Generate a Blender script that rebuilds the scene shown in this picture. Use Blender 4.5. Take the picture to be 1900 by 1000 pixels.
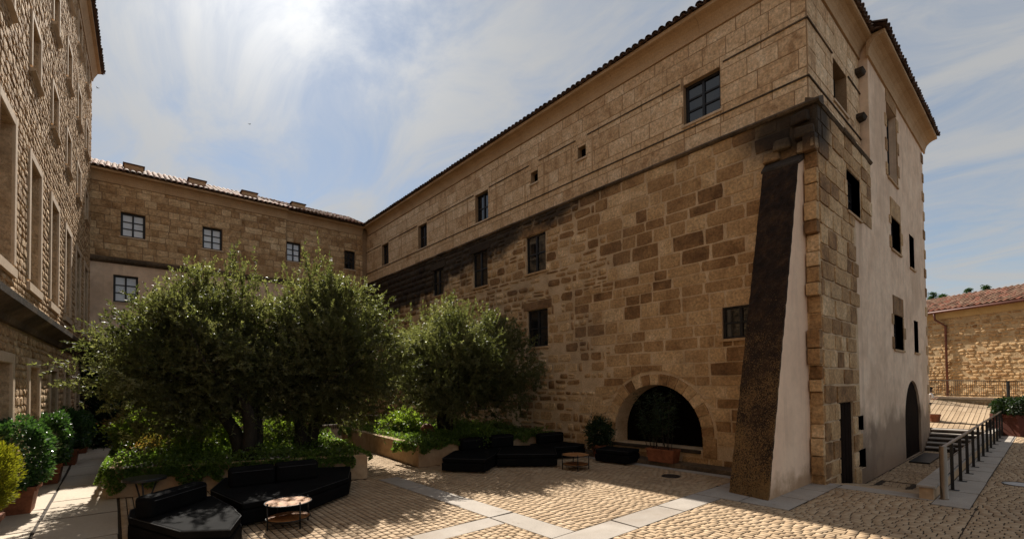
import bpy, math, random
import numpy as np
from mathutils import Vector, Matrix
random.seed(7); rng = np.random.default_rng(7)
R = math.radians
for o in list(bpy.data.objects): bpy.data.objects.remove(o)
S = bpy.context.scene
COL = S.collection

# ------------------------------------------------------------------ camera, sky, sun, exposure
YAW, PITCH, ROLL, FPX, CY, HC = -.70925, .02156, -.01061, 862.9, 695.1, 2.4
MC = Matrix.Rotation(YAW,3,'Z') @ Matrix.Rotation(math.pi/2+PITCH,3,'X') @ Matrix.Rotation(ROLL,3,'Z')
cam_d = bpy.data.cameras.new('camera'); cam = bpy.data.objects.new('camera', cam_d); COL.objects.link(cam)
cam.matrix_world = Matrix.Translation((0,0,HC)) @ MC.to_4x4()
cam_d.sensor_width = 36; cam_d.lens = FPX/1900*36; cam_d.shift_y = (CY-500)/1900
cam_d.clip_start = .05; cam_d.clip_end = 3000
S.camera = cam
SUN = Vector((.255, 1.05, 1.0)).normalized()
ELEV = math.asin(SUN.z); AZ = math.atan2(SUN.x, SUN.y)
w = bpy.data.worlds.new('World'); S.world = w; w.use_nodes = True
nt = w.node_tree; N = nt.nodes; L = nt.links
for n in list(N): N.remove(n)
out = N.new('ShaderNodeOutputWorld'); bg = N.new('ShaderNodeBackground'); L.new(bg.outputs[0], out.inputs[0])
sky = N.new('ShaderNodeTexSky'); sky.sky_type = 'NISHITA'; sky.sun_disc = False
sky.sun_elevation = ELEV; sky.sun_rotation = AZ; sky.air_density = 1.0; sky.dust_density = .15; sky.ozone_density = 1.3
tc = N.new('ShaderNodeTexCoord')
def mth(op, a, b=None, c=None, tree=None):
    t = tree or nt
    n = t.nodes.new('ShaderNodeMath'); n.operation = op
    for i, v in enumerate((a, b, c)):
        if v is None: continue
        if isinstance(v, (int, float)): n.inputs[i].default_value = v
        else: t.links.new(v, n.inputs[i])
    return n.outputs[0]
# cloud sheet: direction projected on a high plane, stretched streaks
sep = N.new('ShaderNodeSeparateXYZ'); L.new(tc.outputs['Generated'], sep.inputs[0])
zz = mth('ADD', mth('MAXIMUM', sep.outputs[2], 0.0), .12)
cx_, cy_ = mth('DIVIDE', sep.outputs[0], zz), mth('DIVIDE', sep.outputs[1], zz)
cmb = N.new('ShaderNodeCombineXYZ'); L.new(cx_, cmb.inputs[0]); L.new(cy_, cmb.inputs[1])
mp = N.new('ShaderNodeMapping'); mp.inputs['Rotation'].default_value = (0,0,R(38)); mp.inputs['Scale'].default_value = (1.25,.62,1)
mp.inputs['Location'].default_value = (3.1,1.3,0)
L.new(cmb.outputs[0], mp.inputs[0])
nz = N.new('ShaderNodeTexNoise'); nz.inputs['Scale'].default_value = 2.3; nz.inputs['Detail'].default_value = 12; nz.inputs['Roughness'].default_value = .62; nz.inputs['Distortion'].default_value = .9
L.new(mp.outputs[0], nz.inputs['Vector'])
nz2 = N.new('ShaderNodeTexNoise'); nz2.inputs['Scale'].default_value = .9; nz2.inputs['Detail'].default_value = 5; nz2.inputs['Distortion'].default_value = .4
L.new(cmb.outputs[0], nz2.inputs['Vector'])
cl = mth('ADD', mth('MULTIPLY', nz.outputs[0], .75), mth('MULTIPLY', nz2.outputs[0], .37))
mr = N.new('ShaderNodeMapRange'); mr.interpolation_type = 'SMOOTHSTEP'
L.new(cl, mr.inputs[0]); mr.inputs[1].default_value = .40; mr.inputs[2].default_value = .70; mr.inputs[3].default_value = .16; mr.inputs[4].default_value = .90
# clouds brighten towards the sun (thin cloud scatters forward)
dp = N.new('ShaderNodeVectorMath'); dp.operation = 'DOT_PRODUCT'; L.new(tc.outputs['Generated'], dp.inputs[0]); dp.inputs[1].default_value = SUN
fs = mth('POWER', mth('MAXIMUM', dp.outputs['Value'], 0.0), 14.0)
fs2 = mth('POWER', mth('MAXIMUM', dp.outputs['Value'], 0.0), 60.0)
cb = mth('ADD', mth('ADD', 3.45, mth('MULTIPLY', fs, 1.3)), mth('MULTIPLY', fs2, 5.0))
cc = N.new('ShaderNodeVectorMath'); cc.operation = 'SCALE'; cc.inputs[0].default_value = (1.0,1.0,.99); L.new(cb, cc.inputs['Scale'])
mx = N.new('ShaderNodeMix'); mx.data_type = 'RGBA'
L.new(mr.outputs[0], mx.inputs[0]); gr=N.new('ShaderNodeMix'); gr.data_type='RGBA'; gr.inputs[0].default_value=.5; gr.inputs[7].default_value=(1.7,2.05,2.35,1); L.new(sky.outputs[0], gr.inputs[6]); L.new(gr.outputs[2], mx.inputs[6]); L.new(cc.outputs[0], mx.inputs[7])
L.new(mx.outputs[2], bg.inputs[0]); bg.inputs[1].default_value = .062
sd = bpy.data.lights.new('sun', 'SUN'); sd.energy = 3.95; sd.angle = R(.5); sd.color = (1,.93,.82)
sun = bpy.data.objects.new('sun', sd); COL.objects.link(sun); sun.rotation_euler = (-SUN).to_track_quat('-Z','Y').to_euler()
S.view_settings.view_transform = 'Standard'; S.view_settings.look = 'None'; S.view_settings.gamma = 1
S.view_settings.use_curve_mapping = False; S.view_settings.exposure = 1.2
S.render.engine = 'CYCLES'; S.cycles.max_bounces = 6; S.cycles.diffuse_bounces = 3; S.cycles.transparent_max_bounces = 4

# ------------------------------------------------------------------ geometry helpers
def ray(x, y): return MC @ Vector(((x-950)/FPX, (CY-y)/FPX, -1))
def pix(x, y, X=None, Y=None, Z=None):
    d = ray(x, y)
    t = X/d.x if X is not None else (Y/d.y if Y is not None else (Z-HC)/d.z)
    return Vector((0,0,HC)) + d*t
MCT = MC.transposed()
def proj(p):
    v = MCT @ (Vector(p)-Vector((0,0,HC)))
    if v.z > -.3: return None
    return 950-FPX*v.x/v.z, CY+FPX*v.y/v.z, -v.z
def inframe(p, m=60):
    q = proj(p); return q is not None and -m < q[0] < 1900+m and -m < q[1] < 1000+m
WL = {}
def link(o, parent=None, wl=(0,0,0)):
    COL.objects.link(o); wl = Vector(wl); WL[o.name] = wl
    if parent is not None:
        o.parent = parent; o.location = wl - WL[parent.name]
    else: o.location = wl
    return o
def tag(o, label=None, cat=None, group=None, kind=None):
    if label: o['label'] = label
    if cat: o['category'] = cat
    if group: o['group'] = group
    if kind: o['kind'] = kind
    return o
def thing(name, loc, label, cat, group=None):
    o = bpy.data.objects.new(name, None); o.empty_display_size = .3; link(o, None, loc); return tag(o, label, cat, group)
class MB:
    def __init__(s): s.v=[]; s.f=[]
    def add(s, vs, fs):
        k=len(s.v); s.v += [tuple(v) for v in vs]; s.f += [tuple(i+k for i in f) for f in fs]; return s
    def box(s, c, d, rz=0, taper=1):
        c=Vector(c); hx,hy,hz=d[0]/2,d[1]/2,d[2]/2; m=Matrix.Rotation(rz,3,'Z')
        vs=[c+m@Vector((x*hx*(taper if z>0 else 1),y*hy*(taper if z>0 else 1),z*hz)) for z in (-1,1) for x,y in ((-1,-1),(1,-1),(1,1),(-1,1))]
        return s.add(vs,[(3,2,1,0),(4,5,6,7),(0,1,5,4),(1,2,6,5),(2,3,7,6),(3,0,4,7)])
    def prism(s, poly, z0, z1, inset=0):
        n=len(poly); c=(sum(p[0] for p in poly)/n, sum(p[1] for p in poly)/n)
        z0f=z0 if callable(z0) else (lambda p:z0); z1f=z1 if callable(z1) else (lambda p:z1)
        a=[(p[0],p[1],z0f(p)) for p in poly]; b=[(p[0],p[1],z1f(p)-inset) for p in poly]
        vs=a+b; fs=[tuple(range(n-1,-1,-1))]+[(i,(i+1)%n,n+(i+1)%n,n+i) for i in range(n)]
        if inset:
            q=[]
            for p in poly:
                dx,dy=c[0]-p[0],c[1]-p[1]; l=math.hypot(dx,dy); q.append((p[0]+dx/l*inset,p[1]+dy/l*inset,z1f(p)))
            vs+=q; fs+=[(n+i,n+(i+1)%n,2*n+(i+1)%n,2*n+i) for i in range(n)]+[tuple(range(2*n,3*n))]
        else: fs.append(tuple(range(n,2*n)))
        return s.add(vs,fs)
    def tube(s, pts, rad, seg=8, cap=True):
        pts=[Vector(p) for p in pts]; n=len(pts)
        if not isinstance(rad,(list,tuple)): rad=[rad]*n
        k=len(s.v); prev=None
        for i,p in enumerate(pts):
            d=(pts[min(i+1,n-1)]-pts[max(i-1,0)]).normalized()
            if prev is None:
                a=Vector((0,0,1)) if abs(d.z)<.9 else Vector((1,0,0)); x=d.cross(a).normalized()
            else: x=(prev-d*prev.dot(d)).normalized()
            prev=x; y=d.cross(x)
            for j in range(seg):
                t=2*math.pi*j/seg; s.v.append(tuple(p+(x*math.cos(t)+y*math.sin(t))*rad[i]))
        for i in range(n-1):
            for j in range(seg):
                a=k+i*seg+j; b=k+i*seg+(j+1)%seg; s.f.append((a,b,b+seg,a+seg))
        if cap: s.f.append(tuple(k+j for j in range(seg-1,-1,-1))); s.f.append(tuple(k+(n-1)*seg+j for j in range(seg)))
        return s
    def lathe(s, prof, c=(0,0,0), seg=20):
        k=len(s.v); c=Vector(c)
        for r,z in prof:
            for j in range(seg):
                t=2*math.pi*j/seg; s.v.append(tuple(c+Vector((r*math.cos(t),r*math.sin(t),z))))
        for i in range(len(prof)-1):
            for j in range(seg):
                a=k+i*seg+j; b=k+i*seg+(j+1)%seg; s.f.append((a,b,b+seg,a+seg))
        s.f.append(tuple(k+j for j in range(seg-1,-1,-1))); s.f.append(tuple(k+(len(prof)-1)*seg+j for j in range(seg)))
        return s
    def mesh(s, name, mat, off=(0,0,0), smooth=False):
        me=bpy.data.meshes.new(name); off=Vector(off)
        me.from_pydata([tuple(Vector(v)-off) for v in s.v],[],s.f); me.materials.append(mat)
        if smooth:
            me.polygons.foreach_set('use_smooth',[True]*len(me.polygons))
        me.update(); return me
    def build(s, name, mat, parent=None, smooth=False, bevel=0, fix=False, local=False):
        a=np.array(s.v); c=(a.min(0)+a.max(0))/2
        if local: c=np.zeros(3)
        me=s.mesh(name,mat,c,smooth)
        if fix or bevel:
            import bmesh
            bm=bmesh.new(); bm.from_mesh(me); bmesh.ops.recalc_face_normals(bm,faces=bm.faces)
            if bevel: bmesh.ops.bevel(bm,geom=[e for e in bm.edges if len(e.link_faces)==2 and e.calc_face_angle(0)>.5],offset=bevel,segments=2 if bevel>.02 else 1,affect='EDGES',profile=.5)
            bm.to_mesh(me); bm.free()
        o=bpy.data.objects.new(name,me)
        if local:
            COL.objects.link(o); WL[o.name]=Vector((0,0,0))
            if parent: o.parent=parent
            return o
        return link(o,parent,c)

# ------------------------------------------------------------------ materials
def ramp(t, fac, cols):
    r=t.nodes.new('ShaderNodeValToRGB'); e=r.color_ramp.elements
    while len(e)<len(cols): e.new(.5)
    for i,c in enumerate(cols):
        e[i].position=i/(len(cols)-1); e[i].color=(*c,1)
    t.links.new(fac,r.inputs[0]); return r.outputs[0]
def noise(t, vec, sc, det=4, rough=.6, dist=0):
    n=t.nodes.new('ShaderNodeTexNoise'); n.inputs['Scale'].default_value=sc; n.inputs['Detail'].default_value=det; n.inputs['Roughness'].default_value=rough; n.inputs['Distortion'].default_value=dist
    t.links.new(vec,n.inputs['Vector']); return n.outputs[0]
def mrange(t, v, a, b, c=0, d=1, smooth=True):
    n=t.nodes.new('ShaderNodeMapRange'); n.interpolation_type='SMOOTHSTEP' if smooth else 'LINEAR'
    t.links.new(v,n.inputs[0]) if not isinstance(v,float) else None
    for i,x in zip((1,2,3,4),(a,b,c,d)): n.inputs[i].default_value=x
    return n.outputs[0]
def mixc(t, f, a, b, mode='MIX'):
    n=t.nodes.new('ShaderNodeMix'); n.data_type='RGBA'; n.blend_type=mode; n.clamp_factor=True
    for i,v in ((0,f),(6,a),(7,b)):
        if isinstance(v,(int,float)): n.inputs[i].default_value=v
        elif isinstance(v,tuple): n.inputs[i].default_value=(*v,1)
        else: t.links.new(v,n.inputs[i])
    return n.outputs[2]
def M(name, cols, rough=.85, scale=2., piece=0., grain=.35, gscale=25, bump=.25, bscale=35, bdist=.02, metallic=0, spec=.25, extra=None, stretch=None, speck=None):
    m=bpy.data.materials.new(name); m.use_nodes=True; t=m.node_tree; b=t.nodes['Principled BSDF']
    g=t.nodes.new('ShaderNodeNewGeometry'); pos=g.outputs['Position']
    if stretch:
        q=t.nodes.new('ShaderNodeMapping'); q.inputs['Scale'].default_value=stretch; t.links.new(pos,q.inputs[0]); pos=q.outputs[0]
    n1=noise(t,pos,scale,5,.6,.3)
    n1=mrange(t,n1,.3,.7,0,1,False)
    fac=n1
    if piece:
        oi=t.nodes.new('ShaderNodeObjectInfo'); at=t.nodes.new('ShaderNodeAttribute'); at.attribute_name='tint'
        r=mth('FRACT',mth('ADD',oi.outputs['Random'],at.outputs['Fac'],tree=t),tree=t)
        fac=mth('ADD',mth('MULTIPLY',r,piece,tree=t),mth('MULTIPLY',n1,1-piece,tree=t),tree=t)
    c=ramp(t,fac,cols)
    if grain:
        n2=noise(t,pos,gscale,6,.7)
        v=mrange(t,n2,.25,.75,1-grain,1+grain,False)
        cb=t.nodes.new('ShaderNodeCombineXYZ'); [t.links.new(v,cb.inputs[i]) for i in range(3)]
        c=mixc(t,1.0,c,cb.outputs[0],'MULTIPLY')
    if speck:
        sc,thr,col=speck; n3=noise(t,pos,sc,3,.6); c=mixc(t,mrange(t,n3,thr,thr+.06),c,col)
    if extra: c=extra(t,g.outputs['Position'],c)
    t.links.new(c,b.inputs['Base Color'])
    b.inputs['Roughness'].default_value=rough; b.inputs['Metallic'].default_value=metallic; b.inputs['Specular IOR Level'].default_value=spec
    if bump:
        nb=noise(t,pos,bscale,7,.7); nb2=noise(t,pos,bscale*.22,4,.6)
        bp=t.nodes.new('ShaderNodeBump'); bp.inputs['Strength'].default_value=bump; bp.inputs['Distance'].default_value=bdist
        t.links.new(mth('ADD',nb,mth('MULTIPLY',nb2,1.6,tree=t),tree=t),bp.inputs['Height']); t.links.new(bp.outputs[0],b.inputs['Normal'])
    return m
def crust(t, pos, c):       # black weathering crust hanging below the string course of the long wall
    s=t.nodes.new('ShaderNodeSeparateXYZ'); t.links.new(pos,s.inputs[0])
    depth=mrange(t,s.outputs[1],8,26,.12,2.9,False)
    n=noise(t,pos,.9,5,.65); n=mth('MULTIPLY',mth('SUBTRACT',n,.5,tree=t),3.0,tree=t); n=mth('MULTIPLY',n,mrange(t,s.outputs[1],6,20,.35,1.0,False),tree=t)
    v=mth('ADD',mth('SUBTRACT',s.outputs[2],mth('SUBTRACT',9.0,depth,tree=t),tree=t),n,tree=t)
    f=mrange(t,v,-.1,.7,0,.93)
    f=mth('MULTIPLY',f,mrange(t,s.outputs[2],9.3,9.2,0,1,False),tree=t); f=mth('MULTIPLY',f,mrange(t,s.outputs[0],12.9,12.7,0,1,False),tree=t)
    # black patch at the corner over the buttress
    dy=mth('MULTIPLY',mth('SUBTRACT',s.outputs[1],3.6,tree=t),.55,tree=t); dz=mth('SUBTRACT',s.outputs[2],8.75,tree=t); dx=mth('MULTIPLY',mth('SUBTRACT',s.outputs[0],12.6,tree=t),.9,tree=t)
    dd=mth('SQRT',mth('ADD',mth('ADD',mth('MULTIPLY',dy,dy,tree=t),mth('MULTIPLY',dz,dz,tree=t),tree=t),mth('MULTIPLY',dx,dx,tree=t),tree=t),tree=t)
    f2=mrange(t,mth('ADD',dd,mth('MULTIPLY',n,.22,tree=t),tree=t),1.25,.55,0,.93); f=mth('MAXIMUM',f,f2,tree=t)
    n5=noise(t,pos,.35,3,.5)
    c=mixc(t,mrange(t,n5,.5,.7,0,.3),c,(.17,.14,.11))
    return mixc(t,f,c,(.014,.011,.009))
def mossy(t, pos, c):       # ochre lichen, thickest towards the foot
    s=t.nodes.new('ShaderNodeSeparateXYZ'); t.links.new(pos,s.inputs[0])
    hf=mrange(t,s.outputs[2],0.,6.0,.20,-.12,False); n=noise(t,pos,38,4,.7); n2=noise(t,pos,1.6,3,.5)
    v=mth('ADD',mth('ADD',n,mth('MULTIPLY',mth('SUBTRACT',n2,.5,tree=t),.35,tree=t),tree=t),hf,tree=t)
    return mixc(t,mrange(t,v,.57,.70,0,.8),c,(.25,.145,.055))
def wear(t, pos, c):        # trodden dirt and old spills on the paving
    n=noise(t,pos,.45,5,.65,.4); c=mixc(t,mrange(t,n,.5,.72,0,.38),c,(.20,.14,.09))
    n=noise(t,pos,3.5,4,.7); return mixc(t,mrange(t,n,.60,.74,0,.4),c,(.12,.085,.055))
def foot(t, pos, c):        # brown splash stains at the foot, faint rain streaks
    s=t.nodes.new('ShaderNodeSeparateXYZ'); t.links.new(pos,s.inputs[0])
    n=noise(t,pos,2.2,5,.6); f=mrange(t,mth('ADD',s.outputs[2],mth('MULTIPLY',mth('SUBTRACT',n,.5,tree=t),1.2,tree=t),tree=t),.55,.0,0,.8)
    c=mixc(t,f,c,(.30,.17,.08))
    q=t.nodes.new('ShaderNodeMapping'); q.inputs['Scale'].default_value=(3,3,.25); t.links.new(pos,q.inputs[0])
    st=noise(t,q.outputs[0],1.6,5,.6); c=mixc(t,mrange(t,st,.5,.75,0,.35),c,(.50,.36,.26))
    n3=noise(t,pos,.9,5,.6); return mixc(t,mrange(t,n3,.5,.7,0,.3),c,(.56,.40,.28))
def damp(t, pos, c):        # damp brown tide marks low on the render
    s=t.nodes.new('ShaderNodeSeparateXYZ'); t.links.new(pos,s.inputs[0])
    n=noise(t,pos,.8,5,.6); n=mth('MULTIPLY',mth('SUBTRACT',n,.5,tree=t),3.0,tree=t)
    f=mrange(t,mth('ADD',s.outputs[2],n,tree=t),1.7,.7,0,.8)
    c=mixc(t,f,c,(.12,.075,.045)); n9=noise(t,pos,.45,4,.6); c=mixc(t,mrange(t,n9,.47,.60,0,.38),c,(.48,.33,.22))
    q=t.nodes.new('ShaderNodeMapping'); q.inputs['Scale'].default_value=(2.2,2.2,.18); t.links.new(pos,q.inputs[0])
    st=noise(t,q.outputs[0],1.5,5,.6)
    return mixc(t,mrange(t,st,.54,.68,0,.26),c,(.36,.25,.17))
STONE=[(.10,.050,.022),(.20,.115,.055),(.29,.18,.095),(.34,.225,.125),(.40,.28,.16)]
m_low  = M('weathered_brown_sandstone',[(.09,.042,.017),(.27,.15,.065),(.42,.26,.125),(.53,.355,.19),(.70,.52,.33)],piece=.7,scale=2.2,grain=.6,gscale=15,bump=.55,bscale=22,extra=crust)
m_mort = M('pale_lime_mortar',[(.46,.32,.19),(.66,.49,.32)],scale=2.2,grain=.35,bump=.6,bscale=30,extra=crust)
m_up   = M('smooth_tan_ashlar',[(.32,.18,.085),(.56,.375,.215),(.67,.485,.305),(.82,.65,.455)],piece=.42,scale=2.8,grain=.55,gscale=13,bump=.7,bscale=16)
m_upm  = M('tan_joint',[(.26,.165,.09),(.36,.24,.14)],grain=.3,bump=.3)
m_back = M('brown_back_ashlar',[(.17,.085,.035),(.40,.245,.12),(.56,.385,.215),(.68,.51,.32)],piece=.5,scale=2.2,grain=.55,gscale=12,bump=.4,bscale=20)
m_left = M('rough_grey_brown_rubble',[(.22,.115,.05),(.43,.27,.14),(.57,.39,.225),(.70,.52,.33)],piece=.55,scale=3.5,grain=.55,gscale=14,bump=1.0,bscale=12,bdist=.05)
m_leftm= M('rough_rubble_mortar',[(.42,.28,.16),(.62,.45,.29)],scale=4,grain=.4,gscale=14,bump=1.0,bscale=14,bdist=.06)
m_trim = M('pale_cut_stone',[(.48,.35,.23),(.62,.47,.33)],scale=2,grain=.15,bump=.15)
m_corn = M('tan_cornice_stone',[(.40,.25,.13),(.54,.37,.22)],piece=.4,scale=1.5,grain=.25,bump=.25)
m_plas = M('pink_beige_render',[(.68,.49,.345),(.79,.59,.43),(.85,.66,.49)],scale=1.1,grain=.16,gscale=3.5,bump=.12,bscale=12,extra=damp)
m_plas2= M('smooth_pink_render',[(.80,.57,.41),(.88,.66,.48)],scale=.8,grain=.07,gscale=6,bump=.1,bscale=10,extra=foot)
m_butt = M('lichen_blackened_concrete',[(.010,.005,.0025),(.028,.014,.007),(.065,.034,.015)],scale=4,grain=.6,gscale=30,bump=1.0,bscale=28,bdist=.05,extra=mossy)
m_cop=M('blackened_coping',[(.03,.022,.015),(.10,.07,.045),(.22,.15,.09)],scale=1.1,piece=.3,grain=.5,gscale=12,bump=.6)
m_dark = M('dark_crust_stone',[(.02,.015,.011),(.07,.05,.035)],scale=3,grain=.4,bump=.6)
m_tile = M('old_roof_tile',[(.07,.035,.022),(.17,.085,.05),(.27,.17,.11),(.28,.095,.055),(.38,.27,.19)],piece=.8,scale=5,grain=.35,gscale=20,bump=.4)
m_tiled= M('dark_roof_tile',[(.04,.023,.016),(.09,.052,.034),(.15,.088,.058)],piece=.7,scale=4,grain=.3,bump=.4)
m_pav  = M('tan_paver',[(.30,.205,.125),(.41,.295,.185),(.48,.355,.235)],piece=.6,scale=1.2,grain=.14,gscale=30,bump=.12,bscale=60,bdist=.004,extra=wear)
m_pavm = M('paver_joint_dirt',[(.022,.014,.008),(.045,.029,.017)],scale=6,grain=.4,bump=.5)
m_gran = M('grey_granite',[(.29,.255,.22),(.40,.355,.31)],scale=1.5,grain=.35,gscale=70,bump=.06,bscale=60,bdist=.003,piece=.25,extra=wear)
m_conc = M('path_concrete_slab',[(.42,.35,.27),(.52,.44,.35)],scale=1.1,grain=.12,gscale=18,bump=.15,bscale=40,piece=.35)
m_plan = M('tan_planter_render',[(.30,.19,.105),(.40,.27,.16),(.46,.33,.21)],scale=1.5,grain=.2,gscale=8,bump=.2)
m_soil = M('dark_soil',[(.02,.014,.01),(.045,.03,.02)],scale=8,grain=.4,bump=.8)
m_terr = M('terracotta',[(.15,.05,.024),(.29,.105,.05)],scale=5,grain=.3,bump=.1,rough=.7)
m_blk  = M('black_weave',[(.004,.004,.0045),(.008,.008,.0085)],scale=3,grain=.3,gscale=80,bump=.25,bscale=120,rough=.8,spec=.04)
m_pip  = M('charcoal_piping',[(.02,.02,.022),(.03,.03,.032)],grain=0,bump=0,rough=.6,spec=.2)
m_blkm = M('black_steel',[(.012,.012,.013),(.02,.02,.02)],scale=3,grain=.1,bump=0,rough=.4,metallic=.3,spec=.5)
m_wood = M('worn_tabletop_wood',[(.12,.045,.015),(.30,.13,.045),(.42,.22,.09)],scale=7,grain=.3,gscale=25,bump=.15,rough=.6,spec=.2,stretch=(1,.25,1))
m_frame= M('dark_window_frame',[(.008,.009,.012),(.016,.016,.019)],grain=.1,bump=0,rough=.45,spec=.4)
m_pane = M('sky_reflection_pane',[(.62,.67,.74),(.80,.84,.88)],scale=2,grain=.05,bump=0,rough=.12,spec=.6,piece=.5)  # pale blue-white base colour stands in for sky reflected in the glass
m_glass= M('dark_glass',[(.004,.005,.006),(.010,.011,.013)],grain=0,bump=0,rough=.04,spec=.8)
m_gleft= M('dim_glass_of_left_building',[(.02,.015,.011),(.035,.026,.018)],grain=0,bump=0,rough=.03,spec=1.0)
m_void = M('unlit_interior',[(.004,.003,.003),(.008,.006,.005)],grain=0,bump=0,rough=.9,spec=0)
m_door = M('dark_brown_door',[(.010,.006,.004),(.018,.010,.007)],grain=.2,bump=.2,rough=.9,spec=.04)
m_rail = M('brushed_bronze_steel',[(.16,.13,.10),(.24,.19,.145)],grain=.1,bump=.05,rough=.35,metallic=.85,spec=.5)
m_rust = M('red_brown_gutter',[(.10,.035,.025),(.16,.06,.04)],grain=.15,bump=.05,rough=.5)
m_farw = M('yellow_brown_rubble',[(.14,.065,.022),(.34,.20,.09),(.46,.30,.15),(.54,.38,.21)],piece=.6,scale=1.6,grain=.4,gscale=9,bump=.6,bscale=14,bdist=.04)
m_farm = M('yellow_lime_mortar',[(.34,.235,.125),(.45,.33,.195)],scale=1.3,grain=.3,bump=.6,bscale=14,bdist=.04)
m_fasc = M('ochre_fascia',[(.42,.27,.11),(.5,.34,.16)],scale=1.2,grain=.15,bump=.1)
m_bark = M('grey_olive_bark',[(.014,.011,.008),(.04,.032,.024)],scale=4,grain=.5,gscale=20,bump=1,bscale=14,bdist=.04,stretch=(1,1,.3))
m_grnd = M('bare_earth',[(.10,.075,.05),(.16,.12,.08)],scale=.5,grain=.3,bump=.3)
m_covr = M('pale_steel_cover',[(.35,.34,.33),(.45,.44,.43)],grain=.1,bump=.1,rough=.5,metallic=.3)
def leafmat(name, cols, trans=.35, rough=.45, spec=.45):
    m=bpy.data.materials.new(name); m.use_nodes=True; t=m.node_tree; b=t.nodes['Principled BSDF']
    a=t.nodes.new('ShaderNodeAttribute'); a.attribute_name='tint'
    g=t.nodes.new('ShaderNodeNewGeometry'); n=noise(t,g.outputs['Position'],1.3,3)
    f=mth('ADD',mth('MULTIPLY',a.outputs['Fac'],.6,tree=t),mth('MULTIPLY',n,.45,tree=t),tree=t)
    c=ramp(t,f,cols); t.links.new(c,b.inputs['Base Color']); b.inputs['Roughness'].default_value=rough; b.inputs['Specular IOR Level'].default_value=spec
    tr=t.nodes.new('ShaderNodeBsdfTranslucent'); t.links.new(mixc(t,1.0,c,(2.5,2.6,1.35),'MULTIPLY'),tr.inputs[0])
    ms=t.nodes.new('ShaderNodeMixShader'); ms.inputs[0].default_value=trans
    t.links.new(b.outputs[0],ms.inputs[1]); t.links.new(tr.outputs[0],ms.inputs[2]); t.links.new(ms.outputs[0],t.nodes['Material Output'].inputs[0]); return m
l_oliv = leafmat('olive_leaf',[(.018,.023,.009),(.050,.057,.022),(.10,.104,.050),(.20,.195,.12)],.42,.45,.3)
l_ivy  = leafmat('ivy_leaf',[(.028,.052,.010),(.07,.115,.022),(.15,.21,.05)],.45,.45,.4)
l_dark = leafmat('glossy_laurel_leaf',[(.016,.042,.012),(.035,.08,.022),(.08,.15,.045)],.22,.35,.5)
l_yel  = leafmat('golden_thuja_leaf',[(.07,.08,.008),(.15,.15,.014),(.24,.22,.022)],.3,.6,.2)
l_shr  = leafmat('bright_shrub_leaf',[(.035,.055,.010),(.09,.13,.020),(.19,.24,.05)],.45,.4,.4)
l_red  = leafmat('reddish_shrub_leaf',[(.06,.08,.015),(.14,.11,.03),(.25,.11,.05)],.4,.45,.35)
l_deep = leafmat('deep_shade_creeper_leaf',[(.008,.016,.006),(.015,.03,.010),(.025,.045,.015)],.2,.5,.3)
l_pine = leafmat('conifer_needle',[(.012,.03,.012),(.03,.06,.02),(.06,.10,.03)],.2,.6,.2)

# ------------------------------------------------------------------ wall frames and pieces
class Frame:        # a vertical wall plane: O + u*U + n*d, z up
    def __init__(s,O,U,n): s.O=Vector(O); s.U=Vector(U).normalized(); s.n=Vector(n).normalized()
    def p(s,u,z,d=0): return s.O+s.U*u+s.n*d+Vector((0,0,z))
    def mat(s,u,z,d,su,sd,sz,roll=0):
        U=s.U if s.U.cross(s.n).z>0 else -s.U
        m=Matrix((U,s.n,Vector((0,0,1)))).transposed()
        if roll: m=m@Matrix.Rotation(roll,3,'Y')
        return Matrix.Translation(s.p(u,z,d))@m.to_4x4()@Matrix.Diagonal((su,sd,sz,1))
KL=.04253; LX0=-.87-KL*29.83
F_UP=Frame((12.86,0,0),(0,1,0),(-1,0,0)); F_LO=Frame((12.6,0,0),(0,1,0),(-1,0,0))
F_EU=Frame((0,3.75,0),(1,0,0),(0,-1,0)); F_EL=Frame((0,3.52,0),(1,0,0),(0,-1,0))
F_BK=Frame((0,29.83,0),(1,0,0),(0,-1,0)); F_LF=Frame((LX0,0,0),(KL,1,0),(1,-KL,0))
def subtract(r, holes, mn=.07):
    out=[r]
    for h in holes:
        nx=[]
        for a in out:
            u0,u1,z0,z1=a; a0,a1,b0,b1=h
            if u1<=a0 or u0>=a1 or z1<=b0 or z0>=b1: nx.append(a); continue
            if u0<a0: nx.append((u0,a0,z0,z1))
            if u1>a1: nx.append((a1,u1,z0,z1))
            m0,m1=max(u0,a0),min(u1,a1)
            if z0<b0: nx.append((m0,m1,z0,b0))
            if z1>b1: nx.append((m0,m1,b1,z1))
        out=nx
    return [a for a in out if a[1]-a[0]>mn and a[3]-a[2]>mn]
def layout(u0,u1,z0,z1,ch,cw,holes=(),seed=0,mn=.07,split=0.):
    r=random.Random(seed); out=[]; z=z0
    while z<z1-.05:
        h=min(r.uniform(*ch),z1-z)
        if z1-(z+h)<ch[0]*.6: h=z1-z
        u=u0-r.uniform(0,cw[1])
        while u<u1:
            w_=r.uniform(*cw); a,b=max(u,u0),min(u+w_,u1)
            if b-a>mn:
                if r.random()<split and h>.22:
                    k=r.uniform(.35,.65)*h; out+=subtract((a,b,z,z+k),holes,mn)+subtract((a,b,z+k,z+h),holes,mn)
                else: out+=subtract((a,b,z,z+h),holes,mn)
            u+=w_
        z+=h
    return out
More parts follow.
